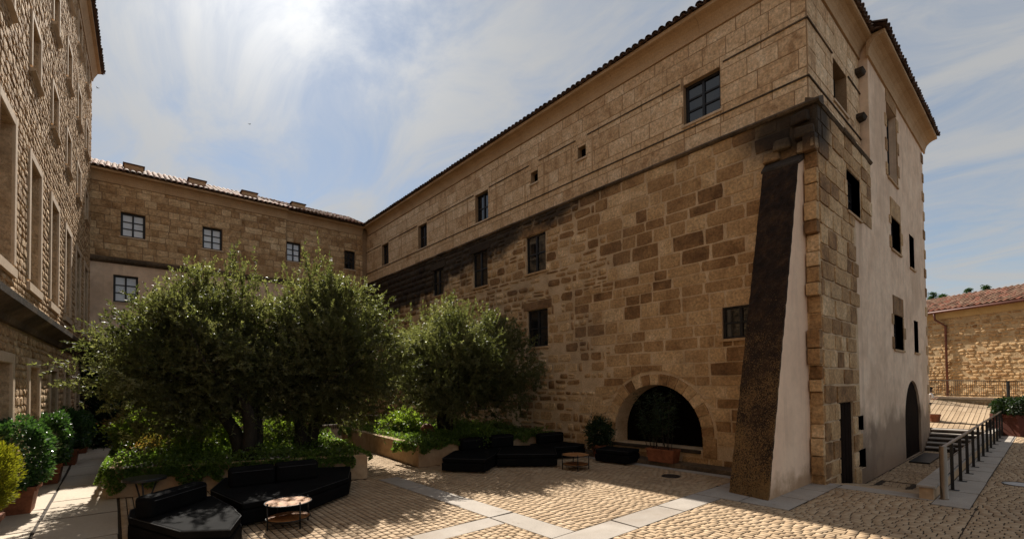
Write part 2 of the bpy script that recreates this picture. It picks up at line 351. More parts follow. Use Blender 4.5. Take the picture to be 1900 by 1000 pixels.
def stone_variants(name, mat, n, jit, rnd, inset, seed):
    """unit block, x,z in +-.5, y 0..1 outward; irregular eight-sided outline, chamfered face"""
    r=random.Random(seed); res=[]
    for k in range(n):
        base=[(-.5,-.5),(0,-.5),(.5,-.5),(.5,0),(.5,.5),(0,.5),(-.5,.5),(-.5,0)]
        ring=[]
        for i,(x,z) in enumerate(base):
            s=1-(rnd if i%2==0 else 0)*r.uniform(.5,1)
            ring.append((x*s*(1-r.uniform(0,jit)), z*s*(1-r.uniform(0,jit))))
        vs=[(x,-.4,z) for x,z in ring]+[(x,.55,z) for x,z in ring]+[(x*(1-inset*r.uniform(.7,1.3)),1+r.uniform(-.12,.12),z*(1-inset*1.3*r.uniform(.7,1.3))) for x,z in ring]+[(r.uniform(-.1,.1),1.1+r.uniform(-.1,.25),r.uniform(-.1,.1))]
        fs=[]
        for i in range(8):
            j=(i+1)%8; fs+=[(j,i,8+i,8+j),(8+j,8+i,16+i,16+j),(16+j,16+i,24)]
        me=bpy.data.meshes.new(name); me.from_pydata(vs,[],[f[::-1] for f in fs]) ; me.materials.append(mat); me.update(); res.append(me)
    return res
def stuffmesh(name, mats, vars_, parent, tints, wl=(0,0,0), kind='stuff', flat=True):
    """join transformed copies of the variant meshes into one object"""
    cache={}; V=[];Fv=[];Fl=[];T=[]; off=0
    for me in set(v for _,v in mats):
        a=np.empty(len(me.vertices)*3); me.vertices.foreach_get('co',a); a=a.reshape(-1,3)
        lt=np.empty(len(me.polygons),int); me.polygons.foreach_get('loop_total',lt)
        lv=np.empty(len(me.loops),int); me.loops.foreach_get('vertex_index',lv); cache[me]=(a,lt,lv)
    wl=Vector(wl)
    for (m,me),t in zip(mats,tints):
        a,lt,lv=cache[me]; A=np.array(m); V.append(a@A[:3,:3].T+A[:3,3]-np.array(wl)); Fl.append(lt); Fv.append(lv+off); off+=len(a); T.append(np.full(len(a),t))
    V=np.concatenate(V);Fl=np.concatenate(Fl);Fv=np.concatenate(Fv);T=np.concatenate(T)
    me=bpy.data.meshes.new(name); me.vertices.add(len(V)); me.vertices.foreach_set('co',V.ravel())
    me.loops.add(len(Fv)); me.loops.foreach_set('vertex_index',Fv); me.polygons.add(len(Fl))
    st=np.concatenate([[0],np.cumsum(Fl)[:-1]]); me.polygons.foreach_set('loop_start',st); me.polygons.foreach_set('loop_total',Fl)
    at=me.attributes.new('tint','FLOAT','POINT'); at.data.foreach_set('value',T)
    me.materials.append(vars_[0].materials[0]); me.update(calc_edges=True)
    o=bpy.data.objects.new(name,me); link(o,parent,wl)
    if kind: o['kind']=kind
    return o
def pieces(name, items, parent, limit=300, stuffname=None, label=None, minpx=0):
    """items: (Matrix, mesh, approx size m2).  The ones that show largest become objects, the rest one joined part"""
    if not items: return
    sc=[]
    for i,(m,me,a) in enumerate(items):
        c=m.translation; q=proj(c)
        s=0 if (q is None or not(-20<q[0]<1920 and -20<q[1]<1020)) else a/(q[2]**2)
        sc.append(s)
    order=sorted(range(len(items)),key=lambda i:-sc[i]); P=WL[parent.name]
    top=[i for i in order[:limit] if sc[i]>0]; ts=set(top)
    for i in top:
        m,me,a=items[i]; o=bpy.data.objects.new(name,me); COL.objects.link(o); o.parent=parent
        mm=m.copy(); mm.translation=m.translation-P; o.matrix_local=mm
    rest=[i for i in range(len(items)) if i not in ts]
    if rest:
        rr=random.Random(len(rest)); stuffmesh(stuffname or name+'_field',[(items[i][0],items[i][1]) for i in rest],[items[rest[0]][1]],parent,[rr.random() for _ in rest],P)
def stones(fr, rects, vars_, gap, proud, seed, roll=0):
    r=random.Random(seed); out=[]
    for (a,b,c,d) in rects:
        w_,h=b-a-gap*r.uniform(.6,1.3),d-c-gap*r.uniform(.6,1.3)
        if w_<.04 or h<.04: continue
        out.append((fr.mat((a+b)/2,(c+d)/2,0,w_,proud*r.uniform(.5,1.4),h,r.uniform(-roll,roll)),r.choice(vars_),w_*h))
    return out
def wall_mesh(mb, fr, u0,u1,z0,z1, holes=(), arches=(), depth=.35, d=0):
    """holes: (u0,u1,z0,z1); arches: (centre, radius, z0, springing, depth)"""
    H_=[tuple(h) for h in holes]+[(c-r,c+r,zb,sp+r) for c,r,zb,sp,dd in arches]
    us=sorted({u0,u1}|{x for h in H_ for x in h[:2] if u0<x<u1}); zs=sorted({z0,z1}|{x for h in H_ for x in h[2:] if z0<x<z1})
    for a,b in zip(us,us[1:]):
        for c,e in zip(zs,zs[1:]):
            mu,mz=(a+b)/2,(c+e)/2
            if any(h[0]<mu<h[1] and h[2]<mz<h[3] for h in H_): continue
            mb.add([fr.p(a,c,d),fr.p(b,c,d),fr.p(b,e,d),fr.p(a,e,d)],[(0,1,2,3)])
    for a,b,c,e in holes:
        q=[(a,c),(b,c),(b,e),(a,e)]
        for i in range(4):
            p1,p2=q[i],q[(i+1)%4]; mb.add([fr.p(*p1,d),fr.p(*p2,d),fr.p(*p2,d-depth),fr.p(*p1,d-depth)],[(0,1,2,3)])
    for c,r,zb,sp,dd in arches:
        arc=[(c-r*math.cos(math.pi*i/24),sp+r*math.sin(math.pi*i/24)) for i in range(25)]
        for p1,p2 in zip(arc,arc[1:]):
            mb.add([fr.p(*p1,d),fr.p(*p2,d),fr.p(p2[0],sp+r,d),fr.p(p1[0],sp+r,d)],[(0,1,2,3)])
        full=[(c-r,zb)]+arc+[(c+r,zb),(c-r,zb)]
        for p1,p2 in zip(full,full[1:]): mb.add([fr.p(*p1,d),fr.p(*p2,d),fr.p(*p2,d-dd),fr.p(*p1,d-dd)],[(0,1,2,3)])
def fbox(mb, fr, u0,u1,z0,z1,d0,d1):
    vs=[fr.p(u,z,d) for d in (d0,d1) for u,z in ((u0,z0),(u1,z0),(u1,z1),(u0,z1))]
    mb.add(vs,[(3,2,1,0),(4,5,6,7),(0,1,5,4),(1,2,6,5),(2,3,7,6),(3,0,4,7)])
def window(fr, u0,u1,z0,z1, parent, cols=2, rows=3, rec=.22, pane=None, fw=.07, sill=True, d=0, mframe=None, sillm=None, mull=.05, sillproud=.05):
    mb=MB(); D=d-rec; mf=mframe or m_frame
    fbox(mb,fr,u0,u0+fw,z0,z1,D-.06,D); fbox(mb,fr,u1-fw,u1,z0,z1,D-.06,D); fbox(mb,fr,u0+fw,u1-fw,z0,z0+fw,D-.06,D); fbox(mb,fr,u0+fw,u1-fw,z1-fw,z1,D-.06,D)
    iu0,iu1,iz0,iz1=u0+fw,u1-fw,z0+fw,z1-fw; cw=(iu1-iu0)/cols; rh=(iz1-iz0)/rows
    for i in range(1,cols):
        m=mull*1.5 if cols==2 else mull; fbox(mb,fr,iu0+i*cw-m/2,iu0+i*cw+m/2,iz0,iz1,D-.055,D+.012)
    for j in range(1,rows): fbox(mb,fr,iu0,iu1,iz0+j*rh-mull/2,iz0+j*rh+mull/2,D-.05,D-.003)
    wo=mb.build('window',mf,parent,fix=True)
    for i in range(cols):
        for j in range(rows):
            g=MB(); g.add([fr.p(iu0+i*cw,iz0+j*rh,D-.035),fr.p(iu0+(i+1)*cw,iz0+j*rh,D-.035),fr.p(iu0+(i+1)*cw,iz0+(j+1)*rh,D-.035),fr.p(iu0+i*cw,iz0+(j+1)*rh,D-.035)],[(0,1,2,3)])
            g.build('pane',pane or m_glass,wo)
    if sill:
        s=MB(); fbox(s,fr,u0-.06,u1+.06,z0-.07,z0-.004,D+.003,d+sillproud); s.build('sill',sillm or m_corn,wo,fix=True)
    return wo
# roof tiles: barrel tile pointing up-slope, mouth at the origin
def tile_mesh(name, mat, up=True, r0=.105, r1=.08, ln=.46, seg=6):
    vs=[];fs=[]; s=1 if up else -1
    for k,(r,y) in enumerate(((r0,0),(r1,ln))):
        for rr in (r,r-.018):
            for i in range(seg+1):
                a=math.pi*i/seg; vs.append((-rr*math.cos(a),y,s*rr*math.sin(a)*.8+(0 if up else .05)))
    n=seg+1
    for i in range(seg):
        fs+=[(i,i+1,2*n+i+1,2*n+i),(n+i+1,n+i,3*n+i,3*n+i+1),(i+1,i,n+i,n+i+1)]
    me=bpy.data.meshes.new(name); me.from_pydata(vs,[],fs); me.materials.append(mat); me.update(); return me
def tiles(org, U, slope_dir, pitch, ncol, ncrs, mesh_up, mesh_dn, sp=.235, crs=.34, seed=1):
    """org: eave start, U: along the eave, slope_dir: horizontal up-slope direction"""
    r=random.Random(seed); U=Vector(U).normalized(); Sd=Vector(slope_dir).normalized(); sd_=(Sd*math.cos(pitch)+Vector((0,0,math.sin(pitch)))).normalized()
    X=U if U.cross(sd_).z>0 else -U
    Zc=X.cross(sd_); up=[];dn=[]
    for c in range(ncol):
        for k in range(ncrs):
            p=Vector(org)+U*(c*sp+r.uniform(-.008,.008))+sd_*(k*crs+r.uniform(-.02,.02))+Zc*(.03+r.uniform(-.006,.01))
            m3=Matrix((X,sd_,Zc)).transposed()@Matrix.Rotation(r.uniform(-.03,.03),3,'Z')@Matrix.Rotation(R(3),3,'X')
            up.append((Matrix.Translation(p)@m3.to_4x4(),mesh_up,.06))
            if k<3: dn.append((Matrix.Translation(p+U*sp/2-Zc*.02)@m3.to_4x4(),mesh_dn,.04))
    return up,dn
V_low=stone_variants('wall_stone',m_low,16,.085,.05,.022,1); V_rub=stone_variants('wall_stone',m_low,18,.20,.14,.05,2)
V_up=stone_variants('ashlar_block',m_up,5,.01,.01,.02,3); V_bk=stone_variants('ashlar_block',m_back,6,.03,.05,.04,4)
V_lf=stone_variants('rubble_stone',m_left,14,.24,.2,.08,5); V_fr=stone_variants('rubble_stone',m_farw,8,.2,.3,.2,6)
V_trim=stone_variants('quoin',m_low,6,.03,.05,.05,8)
T_far=tile_mesh('roof_tile',m_tile,True,.105,.09); T_up=tile_mesh('roof_tile',m_tile,True); T_dn=tile_mesh('roof_tile',m_tiled,False); TD_up=tile_mesh('roof_tile',m_tiled,True); TD_dn=tile_mesh('roof_tile',m_tiled,False)

# ================================================================== SETTING: ground
g=MB(); g.add([(-900,-900,-1.3),(900,-900,-1.3),(900,900,-1.3),(-900,900,-1.3)],[(0,1,2,3)]); tag(g.build('ground',m_grnd),kind='structure')
pl=MB(); pl.prism([(-2.6,-25),(12.9,-25),(12.9,30),(-2.6,30)],-1.2,-.008); pl.prism([(12.902,-25),(60,-25),(60,1.78),(12.902,1.78)],-1.2,-.008)
plaza=tag(pl.build('plaza',m_pavm),kind='structure')
# granite bands flush with the pavers
BANDS=[(5.2,5.75,5.15,11.4),(5.2,9.6,4.55,5.15),(0.4,5.2,6.27,6.75),(9.6,12.9,3.28,5.15),(12.45,12.95,1.62,3.28),(12.07,29.6,1.08,1.62),(11.75,12.6,5.15,12.0)]
def paver_mesh(name, mat, h, bev, ns):
    out_=[]
    for s in range(ns):
        r=random.Random(s+50); q=[(-.5,-.5),(.5,-.5),(.5,.5),(-.5,.5)]
        j=[(x*(1-r.uniform(0,.05)),y*(1-r.uniform(0,.05))) for x,y in q]
        vs=[(x,y,-h) for x,y in j]+[(x,y,-bev) for x,y in j]+[(x*(1-bev*6),y*(1-bev*6),r.uniform(-.002,.002)) for x,y in j]
        fs=[(i,(i+1)%4,4+(i+1)%4,4+i) for i in range(4)]+[(4+i,4+(i+1)%4,8+(i+1)%4,8+i) for i in range(4)]+[(8,9,10,11)]
        me=bpy.data.meshes.new(name); me.from_pydata(vs,[],fs); me.materials.append(mat); me.update(); out_.append(me)
    return out_
V_pav=paver_mesh('paver',m_pav,.03,.0025,6)
LP=[(-.1,13.55),(5.05,11.7),(6.15,18.6),(5.6,21),(.25,21)]       # left planter outline
RP=[(6.82,12.2),(9.2,11.95),(12.3,12.1),(12.3,20.2),(7.55,20.2)]
def inpoly(p,poly):
    c=False; j=len(poly)-1
    for i in range(len(poly)):
        if (poly[i][1]>p[1])!=(poly[j][1]>p[1]) and p[0]<(poly[j][0]-poly[i][0])*(p[1]-poly[i][1])/(poly[j][1]-poly[i][1])+poly[i][0]: c=not c
        j=i
    return c
items=[]; pr=random.Random(11)
def pave(x0,x1,y0,y1,roww,ln,zf,holes,skip=lambda p:False,vars_=V_pav,store=items,gap=.015,m=150):
    x=x0
    while x<x1-.02:
        y=y0-pr.uniform(0,ln[1])
        while y<y1:
            l_=pr.uniform(*ln)
            a=(x,min(x+roww,x1),max(y,y0),min(y+l_,y1)); y+=l_
            if a[3]-a[2]<.04 or not inframe(((a[0]+a[1])/2,(a[2]+a[3])/2,0),m) or skip(((a[0]+a[1])/2,(a[2]+a[3])/2)): continue
            for q in subtract(a,holes,.03):
                c=((q[0]+q[1])/2,(q[2]+q[3])/2)
                store.append((Matrix.Translation((c[0],c[1],zf(c)+pr.uniform(-.0015,.0015)))@Matrix.Rotation(pr.uniform(-.005,.005),4,'Z')@Matrix.Rotation(pr.uniform(-.005,.005),4,'X')@Matrix.Diagonal((q[1]-q[0]-gap,q[3]-q[2]-gap,1,1)),pr.choice(vars_),(q[1]-q[0])*(q[3]-q[2])*.3))
        x+=roww
skipP=lambda p: inpoly(p,LP) or inpoly(p,RP)
pave(.12,12.6,1.0,29.7,.112,(.135,.19),lambda c:0,BANDS,skipP)
pave(12.6,40,-6,1.08,.112,(.135,.19),lambda c:0,BANDS)
pave(4,12.6,-3,1.0,.112,(.135,.19),lambda c:0,BANDS)
pieces('paver',items,plaza,300,'paver_field')
# granite slabs of the bands
gs=paver_mesh('granite_slab',m_gran,.03,.0005,4); git=[]
for (x0,x1,y0,y1) in BANDS:
    lx,ly=x1-x0,y1-y0
    nx,ny=max(1,round(lx/1.0)),max(1,round(ly/1.0))
    nx=max(1,round(lx/1.7)) if lx>1.5 and ly<1 else nx; ny=max(1,round(ly/1.7)) if ly>1.5 and lx<1 else ny
    for i in range(nx):
        for j in range(ny):
            git.append((Matrix.Translation((x0+(i+.5)*lx/nx,y0+(j+.5)*ly/ny,.002))@Matrix.Diagonal((lx/nx-.004,ly/ny-.004,1,1)),pr.choice(gs),lx/nx*ly/ny*.3))
pieces('granite_slab',git,plaza,300)
# left path of concrete slabs
path=MB(); path.prism([(-2.6,-3),(.11,-3),(.11,29.8),(-2.6,29.8)],-.04,-.012); path=tag(path.build('path',m_pavm),kind='structure')
cs=paver_mesh('path_slab',m_conc,.02,.002,4); pit=[]
for j in range(-1,16):
    for (a,b) in ((-2.4,-1.0),(-.995,.10)):
        y0=j*1.9+ (0 if a<-2 else .7)
        pit.append((Matrix.Translation(((a+b)/2,y0+.95,.004))@Matrix.Diagonal((b-a-.008,1.888,1,1)),pr.choice(cs),.6))
pieces('path_slab',pit,path,300)
# sunken lane between the end facade and the low wall, ramping down then level
def lane_z(p):
    x=p[0]; t=min(max((x-12.95)/3.0,0),1); return -.008-.454*t
LZ=-.46
ln_=MB()
for a,b in ((12.95,15.95),(15.95,25.2)):
    ln_.add([(a,1.70,lane_z((a,0))-.008),(b,1.70,lane_z((b,0))-.008),(b,3.6,lane_z((b,0))-.008),(a,3.6,lane_z((a,0))-.008)],[(0,1,2,3)])
lane=tag(ln_.build('lane',m_pavm),kind='structure')
lit=[]; pave(12.97,25.2,1.9,3.50,.13,(.13,.2),lane_z,[(15.1,16.9,2.5,2.62),(15.1,15.22,2.62,3.2),(16.78,16.9,2.62,3.2),(15.1,16.9,3.2,3.32)],store=lit)
pieces('paver',lit,lane,200,'paver_field')
# steps up from the lane, then the sloping upper terrace
st=thing('stone_steps',(26,2.7,LZ),'flight of dark stone steps climbing from the sunken lane to the sunny terrace','steps')
for i in range(5):
    x0=25.2+i*.40; z1=LZ+.155*(i+1)
    b=MB(); b.box(((x0+.02+27.3)/2,2.65,(z1-.05+LZ-.3)/2),(27.3-x0-.02,1.68,z1-.05-LZ+.3)); b.build('riser',m_dark,st)
    b=MB(); b.box(((x0+ (x0+.42 if i<4 else 27.3))/2,2.65,z1-.025),((.42 if i<4 else 27.3-x0),1.70,.05)); b.build('tread',m_gran,st,bevel=.008)
TN=[(27.3,5.6,.31),(27.3,1.87,.31)]; TF=[(31.2,5.5,1.63),(35.15,2.14,.99)]
tr=MB(); tr.add([TN[0],TN[1],TF[1],TF[0]]+[(p[0],p[1],-1.25) for p in (TN[0],TN[1],TF[1],TF[0])],[(0,1,2,3),(4,5,1,0),(5,6,2,1),(6,7,3,2),(7,4,0,3)])
terr=tag(tr.build('terrace',m_pavm,fix=True),kind='structure')
def tq(s,t):
    a=Vector(TN[0]).lerp(Vector(TN[1]),s); b=Vector(TF[0]).lerp(Vector(TF[1]),s); return a.lerp(b,t)
for i in range(22):
    for (t0,t1) in ((.005,.16),(.19,.62),(.625,.995)):
        s0,s1=i/22+.0025,(i+1)/22-.0025
        b=MB(); q=[tq(s0,t0),tq(s1,t0),tq(s1,t1),tq(s0,t1)]; up=Vector((0,0,.02))
        b.add([v for v in q]+[v+up for v in q],[(4,5,6,7)]+[(k,(k+1)%4,4+(k+1)%4,4+k) for k in range(4)]); b.build('terrace_board',m_pav,terr,fix=True)

# ================================================================== LONG BUILDING (right side of the courtyard, with its end facade)
def molding(mb, fr, u0, u1, prof):
    n=len(prof); vs=[fr.p(u,z,d) for u in (u0,u1) for d,z in prof]
    mb.add(vs,[(i,(i+1)%n,n+(i+1)%n,n+i) for i in range(n)]+[tuple(range(n-1,-1,-1)),tuple(range(n,2*n))])
def cornice(fr,u0,u1,zt,parent,out=.38,h=.55,seg=1.6,name='cornice',mat=None,eps=0.):
    """cavetto cornice cut in stones, each a part"""
    n=max(1,round((u1-u0)/seg)); w_=(u1-u0)/n
    prof=[(0,zt-h),(.05,zt-h),(.05,zt-h+.07)]+[(.05+(out-.09)*(1-math.cos(t)),zt-h+.07+(h-.19)*math.sin(t)) for t in [math.pi/2*i/5 for i in range(1,6)]]+[(out,zt-.10),(out,zt-eps),(0,zt-eps)]
    for i in range(n):
        b=MB(); molding(b,fr,u0+i*w_+.003,u0+(i+1)*w_-.003,[(d+(eps if d else .0)+random.uniform(-.004,.004)*(d>0),z) for d,z in prof]); b.build(name,mat or m_corn,parent,fix=True)
LB=thing('stone_building',(12.9,16,0),'long brown sandstone building with an arch at its foot and a pink rendered end wall','building')
ZE=12.95
up_w=[(5.9,7.0,10.04,11.24),(10.78,11.15,10.58,11.01),(13.27,13.67,10.53,10.98),(16.52,17.5,9.95,11.27),(21.95,22.87,9.95,11.25),(26.56,27.5,9.95,11.27)]
lo_w=[(12.61,13.73,6.81,8.3),(16.27,17.35,6.85,8.44),(19.9,20.87,7.0,8.35),(12.55,13.68,3.88,5.33),(4.9,5.86,3.58,4.44),(16.43,17.24,1.3,2.55)]
ARC=(7.97,1.50,.50,.86)
b=MB(); wall_mesh(b,F_LO,3.52,29.83,-.3,9.05,lo_w,[(*ARC,.66)],depth=.4); b.build('wall',m_mort,LB)
b=MB(); wall_mesh(b,F_UP,3.75,29.83,9.0,13.2,up_w,depth=.3); b.build('upper_wall',m_upm,LB)
# lower wall: coursed ashlar near the arch, looser rubble farther along
lint=[(a-.22,b_+.22,d-.0,d+.34) for a,b_,c,d in lo_w[:4]]
jamb=[(a-.28,b_+.28,c-.05,d) for a,b_,c,d in lo_w[:4]]
hol=lo_w+lint
r1=layout(3.52,11.2,.0,9.02,(.27,.46),(.38,1.15),hol,21,split=.03)
r1=[q for q in r1 if (q[0]+q[1])/2<10.3+.7*math.sin(q[2]*1.7)+.4*math.sin(q[2]*5.1)]
r2=[q for q in layout(9.6,20.5,.0,6.7,(.18,.42),(.18,.80),hol,22,split=.2) if random.random()<.87]
r2b=layout(9.6,20.5,6.7,9.02,(.22,.42),(.25,.9),hol,24,split=.1)
r3=layout(20.5,29.8,.0,9.02,(.24,.42),(.3,.8),hol,23)
edge=[q for q in r1 if q[1]>9.0]
r2=[x for q in r2 for x in subtract(q,edge,.1)]; r2b=[x for q in r2b for x in subtract(q,edge,.1)]
def arch_filter(rects, vars_, gap, proud, seed, c=ARC[0], z=ARC[3], rad=1.92, zb=0):
    """stones touching the arch ring are cut to follow it"""
    keep=[]; made=[]; rr=random.Random(seed)
    for q in rects:
        cu,cz=(q[0]+q[1])/2,(q[2]+q[3])/2
        def inside(u,zz): return (math.hypot(u-c,zz-z)<rad and zz>=z) or (abs(u-c)<rad and zz<z and zz>ARC[2]-.02)
        pts=[(u,v) for u in np.linspace(q[0],q[1],5) for v in np.linspace(q[2],q[3],4)]
        k=sum(inside(*p) for p in pts)
        if k==0: keep.append(q)
        elif k<len(pts)*.8 and cz>z-.1:
            g_=gap/2; ou=[(q[0]+g_,q[2]+g_),(cu,q[2]+g_),(q[1]-g_,q[2]+g_),(q[1]-g_,cz),(q[1]-g_,q[3]-g_),(cu,q[3]-g_),(q[0]+g_,q[3]-g_),(q[0]+g_,cz)]
            nu=[]
            for u,v in ou:
                dd=math.hypot(u-c,v-z)
                if dd<rad+g_ and v>z-.2: u,v=c+(u-c)/dd*(rad+g_),max(q[2]+g_,z+(v-z)/dd*(rad+g_))
                nu.append((u,min(v,q[3]-g_)))
            mb=MB(); n=8; pd=proud*rr.uniform(.7,1.3)
            mb.add([F_LO.p(u,v,-.02) for u,v in nu]+[F_LO.p(u,v,pd) for u,v in nu],[(i,(i+1)%n,n+(i+1)%n,n+i) for i in range(n)]+[tuple(range(n,2*n))])
            made.append(mb)
    return keep, made
r1,cut=arch_filter(r1,V_low,.03,.02,31)
for mb in cut: mb.build('wall_stone',m_low,LB,fix=True)
it=stones(F_LO,r1,V_low,.024,.012,1,.012)+stones(F_LO,r2,V_rub,.052,.022,2,.08)+stones(F_LO,r2b,V_rub,.045,.024,4,.05)+stones(F_LO,r3,V_low,.04,.025,3,.01)
pieces('wall_stone',it,LB,300,'wall_stone_field')
for a,b_,c,d in lint:
    mb=MB(); fbox(mb,F_LO,a,b_,c+.01,d-.01,-.02,.03); mb.build('lintel',m_low,LB,fix=True,bevel=.008)
# voussoirs
n=17
for i in range(n):
    t0,t1=math.pi*i/n+.012,math.pi*(i+1)/n-.012; ro=1.84+random.uniform(-.03,.05)
    q=[(ARC[0]-r_*math.cos(t),ARC[3]+r_*math.sin(t)) for r_,t in ((1.502,t0),(1.502,(t0+t1)/2),(1.502,t1),(ro,t1),(ro,(t0+t1)/2),(ro,t0))]
    mb=MB(); mb.add([F_LO.p(u,v,-.05) for u,v in q]+[F_LO.p(u,v,.035) for u,v in q],[(k,(k+1)%6,6+(k+1)%6,6+k) for k in range(6)]+[(6,7,10,11),(7,8,9,10)]); mb.build('voussoir',m_low,LB,fix=True)
mb=MB(); fbox(mb,F_LO,ARC[0]-1.9,ARC[0]-1.51,.3,.85,-.02,.03); mb.build('wall_stone',m_low,LB,fix=True)
mb=MB(); fbox(mb,F_LO,ARC[0]+1.51,ARC[0]+1.9,.3,.85,-.02,.03); mb.build('wall_stone',m_low,LB,fix=True)
mb=MB(); fbox(mb,F_LO,ARC[0]-1.44,ARC[0]+1.6,.40,.497,-.6,.08); mb.build('arch_sill',m_dark,LB,fix=True,bevel=.01)
mb=MB(); fbox(mb,F_LO,4.75,12.3,.0,.13,.0,.55); mb.build('kerb',m_cop,LB,fix=True,bevel=.015)
# windows
wn=window(F_UP,*up_w[0],LB,2,3,.14,m_glass,.08,sillm=m_trim)
for q in up_w[1:3]: window(F_UP,*q,LB,1,1,.22,m_void,.02,sillm=m_trim,mframe=m_void)
for q in up_w[3:]: window(F_UP,*q,LB,2,2,.16,m_glass,.07,sillm=m_trim)
for q in lo_w: window(F_LO,*q,LB,2,2,.07,m_glass,.06,sillproud=.06)
# upper wall ashlar
it=stones(F_UP,layout(3.76,29.8,9.22,12.38,(.38,.52),(.45,1.3),up_w,41),V_up,.018,.010,5)
pieces('ashlar_block',it,LB,300,'ashlar_block_field')
def groove_shade(fr,u0,u1,z,holes,h=.06,pr_=.055,parent=LB,m=m_corn):  # thin dark bands: shadow lines of the wall grooves put into colour
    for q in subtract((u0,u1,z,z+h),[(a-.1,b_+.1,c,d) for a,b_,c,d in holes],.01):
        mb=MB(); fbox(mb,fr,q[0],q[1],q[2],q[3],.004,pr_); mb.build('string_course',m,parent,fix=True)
groove_shade(F_UP,3.715,29.8,11.30,[(a,b_,9,12.5) for a,b_,c,d in up_w],.035,.04,LB,m_cop); groove_shade(F_UP,3.715,29.8,9.86,[],.035,.04,LB,m_cop)
for u in (10.45,11.45,12.9,14.0,15.9,18.1,20.0,24.8): 
    mb=MB(); fbox(mb,F_UP,u,u+.05,9.915,11.298,.004,.028); mb.build('string_course',m_corn,LB,fix=True)
# weathered coping at the change of plane, in stones
def coping(fr,u0,u1,back,parent,m,mi=1.3,name='coping_stone'):
    u=u0
    while u<u1-.01:
        v=min(u+random.uniform(.7,mi),u1); v=u1 if u1-v<.4 else v
        j=random.uniform(-.02,.02); mb=MB(); molding(mb,fr,u+.004,v-.004,[(-.05,8.98),(.05+j,8.99),(.09+j,9.04),(.07+j,9.09),(-back,9.24+j/2),(-back-.03,9.0)]); mb.build(name,m,parent,fix=True); u=v
coping(F_LO,3.43,29.8,.255,LB,m_cop); coping(F_EL,12.603,17.55,.225,LB,m_cop)
# end facade
el_w=[(14.97,16.30,7.0,8.13),(19.95,21.4,9.35,11.9),(20.2,21.65,6.93,8.05),(23.3,24.25,6.77,8.07),(20.2,21.7,3.48,4.68),(23.75,24.6,3.5,4.76),(13.78,15.02,-.46,1.86),(15.45,16.05,1.03,1.44),(15.46,16.2,-.03,.51)]
EA=(23.15,1.5,LZ,.9)
b=MB(); wall_mesh(b,F_EL,12.6,15.75,-1.1,7.0,[el_w[6],el_w[7],el_w[8],el_w[0]],depth=.4); wall_mesh(b,F_EL,12.6,17.55,7.0,9.05,[el_w[0]],depth=.4); b.build('end_wall',m_mort,LB)
pw=[w_ for w_ in el_w if w_[1]>15.76]
b=MB(); wall_mesh(b,F_EL,15.75,26.7,-1.1,7.0,[x for x in pw if x[2]<6.99],[(*EA,.5)],depth=.4); wall_mesh(b,F_EL,17.55,26.7,7.0,9.05,[x for x in pw if x[3]<9.06],depth=.4)
wall_mesh(b,F_EL,17.6,26.7,9.05,12.9,[el_w[1]],depth=.4)
b.add([(17.6,3.52,9.05),(17.6,3.76,9.05),(17.6,3.76,12.95),(17.6,3.52,12.95)],[(3,2,1,0)])
b.add([(26.7,3.52,-1.1),(26.7,12,-1.1),(26.7,12,12.9),(26.7,3.52,12.9)],[(0,1,2,3)]); b.build('rendered_wall',m_plas,LB)
eu_w=[(14.9,16.2,10.10,11.28)]
b=MB(); wall_mesh(b,F_EU,12.86,17.6,9.0,13.2,eu_w,depth=.35); b.build('upper_wall',m_upm,LB)
it=stones(F_EU,layout(12.87,17.58,9.22,12.38,(.38,.52),(.5,1.3),eu_w,42),V_up,.018,.010,6); pieces('ashlar_block',it,LB,90,'ashlar_block_field')
groove_shade(F_EU,12.83,17.59,11.30,[(a,b_,9,12.5) for a,b_,c,d in eu_w],.035,.04,LB,m_cop); groove_shade(F_EU,12.83,17.59,9.86,[],.035,.04,LB,m_cop)
window(F_EU,*eu_w[0],LB,2,2,.28,m_glass,.07,sillm=m_trim)
zone=layout(12.61,17.53,7.0,9.0,(.34,.46),(.4,.95),el_w,51)+layout(12.61,15.6,-.4,7.0,(.36,.5),(.4,1.0),el_w+[(13.6,15.2,1.86,2.3)],52)
zone=[q if not(q[1]>15.5 and q[3]<7.0) else (q[0],q[1]+random.choice((-.12,.05,.3)),q[2],q[3]) for q in zone]
it=stones(F_EL,zone,V_low,.016,.025,7,.008); pieces('wall_stone',it,LB,200,'wall_stone_field')
mb=MB(); fbox(mb,F_EL,13.62,15.25,1.87,2.28,-.02,.035); mb.build('lintel',m_low,LB,fix=True,bevel=.01)
# toothed quoins left standing beside the buttress
z=-.1
for i in range(22):
    h=random.uniform(.3,.45); e=random.choice((.05,.12,.2,.02)) 
    if z+h>8.9: break
    mb=MB(); mb.box((12.6-e/2+.02,3.64,z+h/2),(e+.04,.26,h-.03)); mb.build('quoin',m_low,LB,fix=True,bevel=.012); z+=h
for i in range(14):       # quoins down the far corner
    z=1+i*.83; mb=MB(); fbox(mb,F_EL,26.45-(i%2)*.15,26.715,z,z+.38,-.02,.03); mb.build('quoin',m_low,LB,fix=True,bevel=.01)
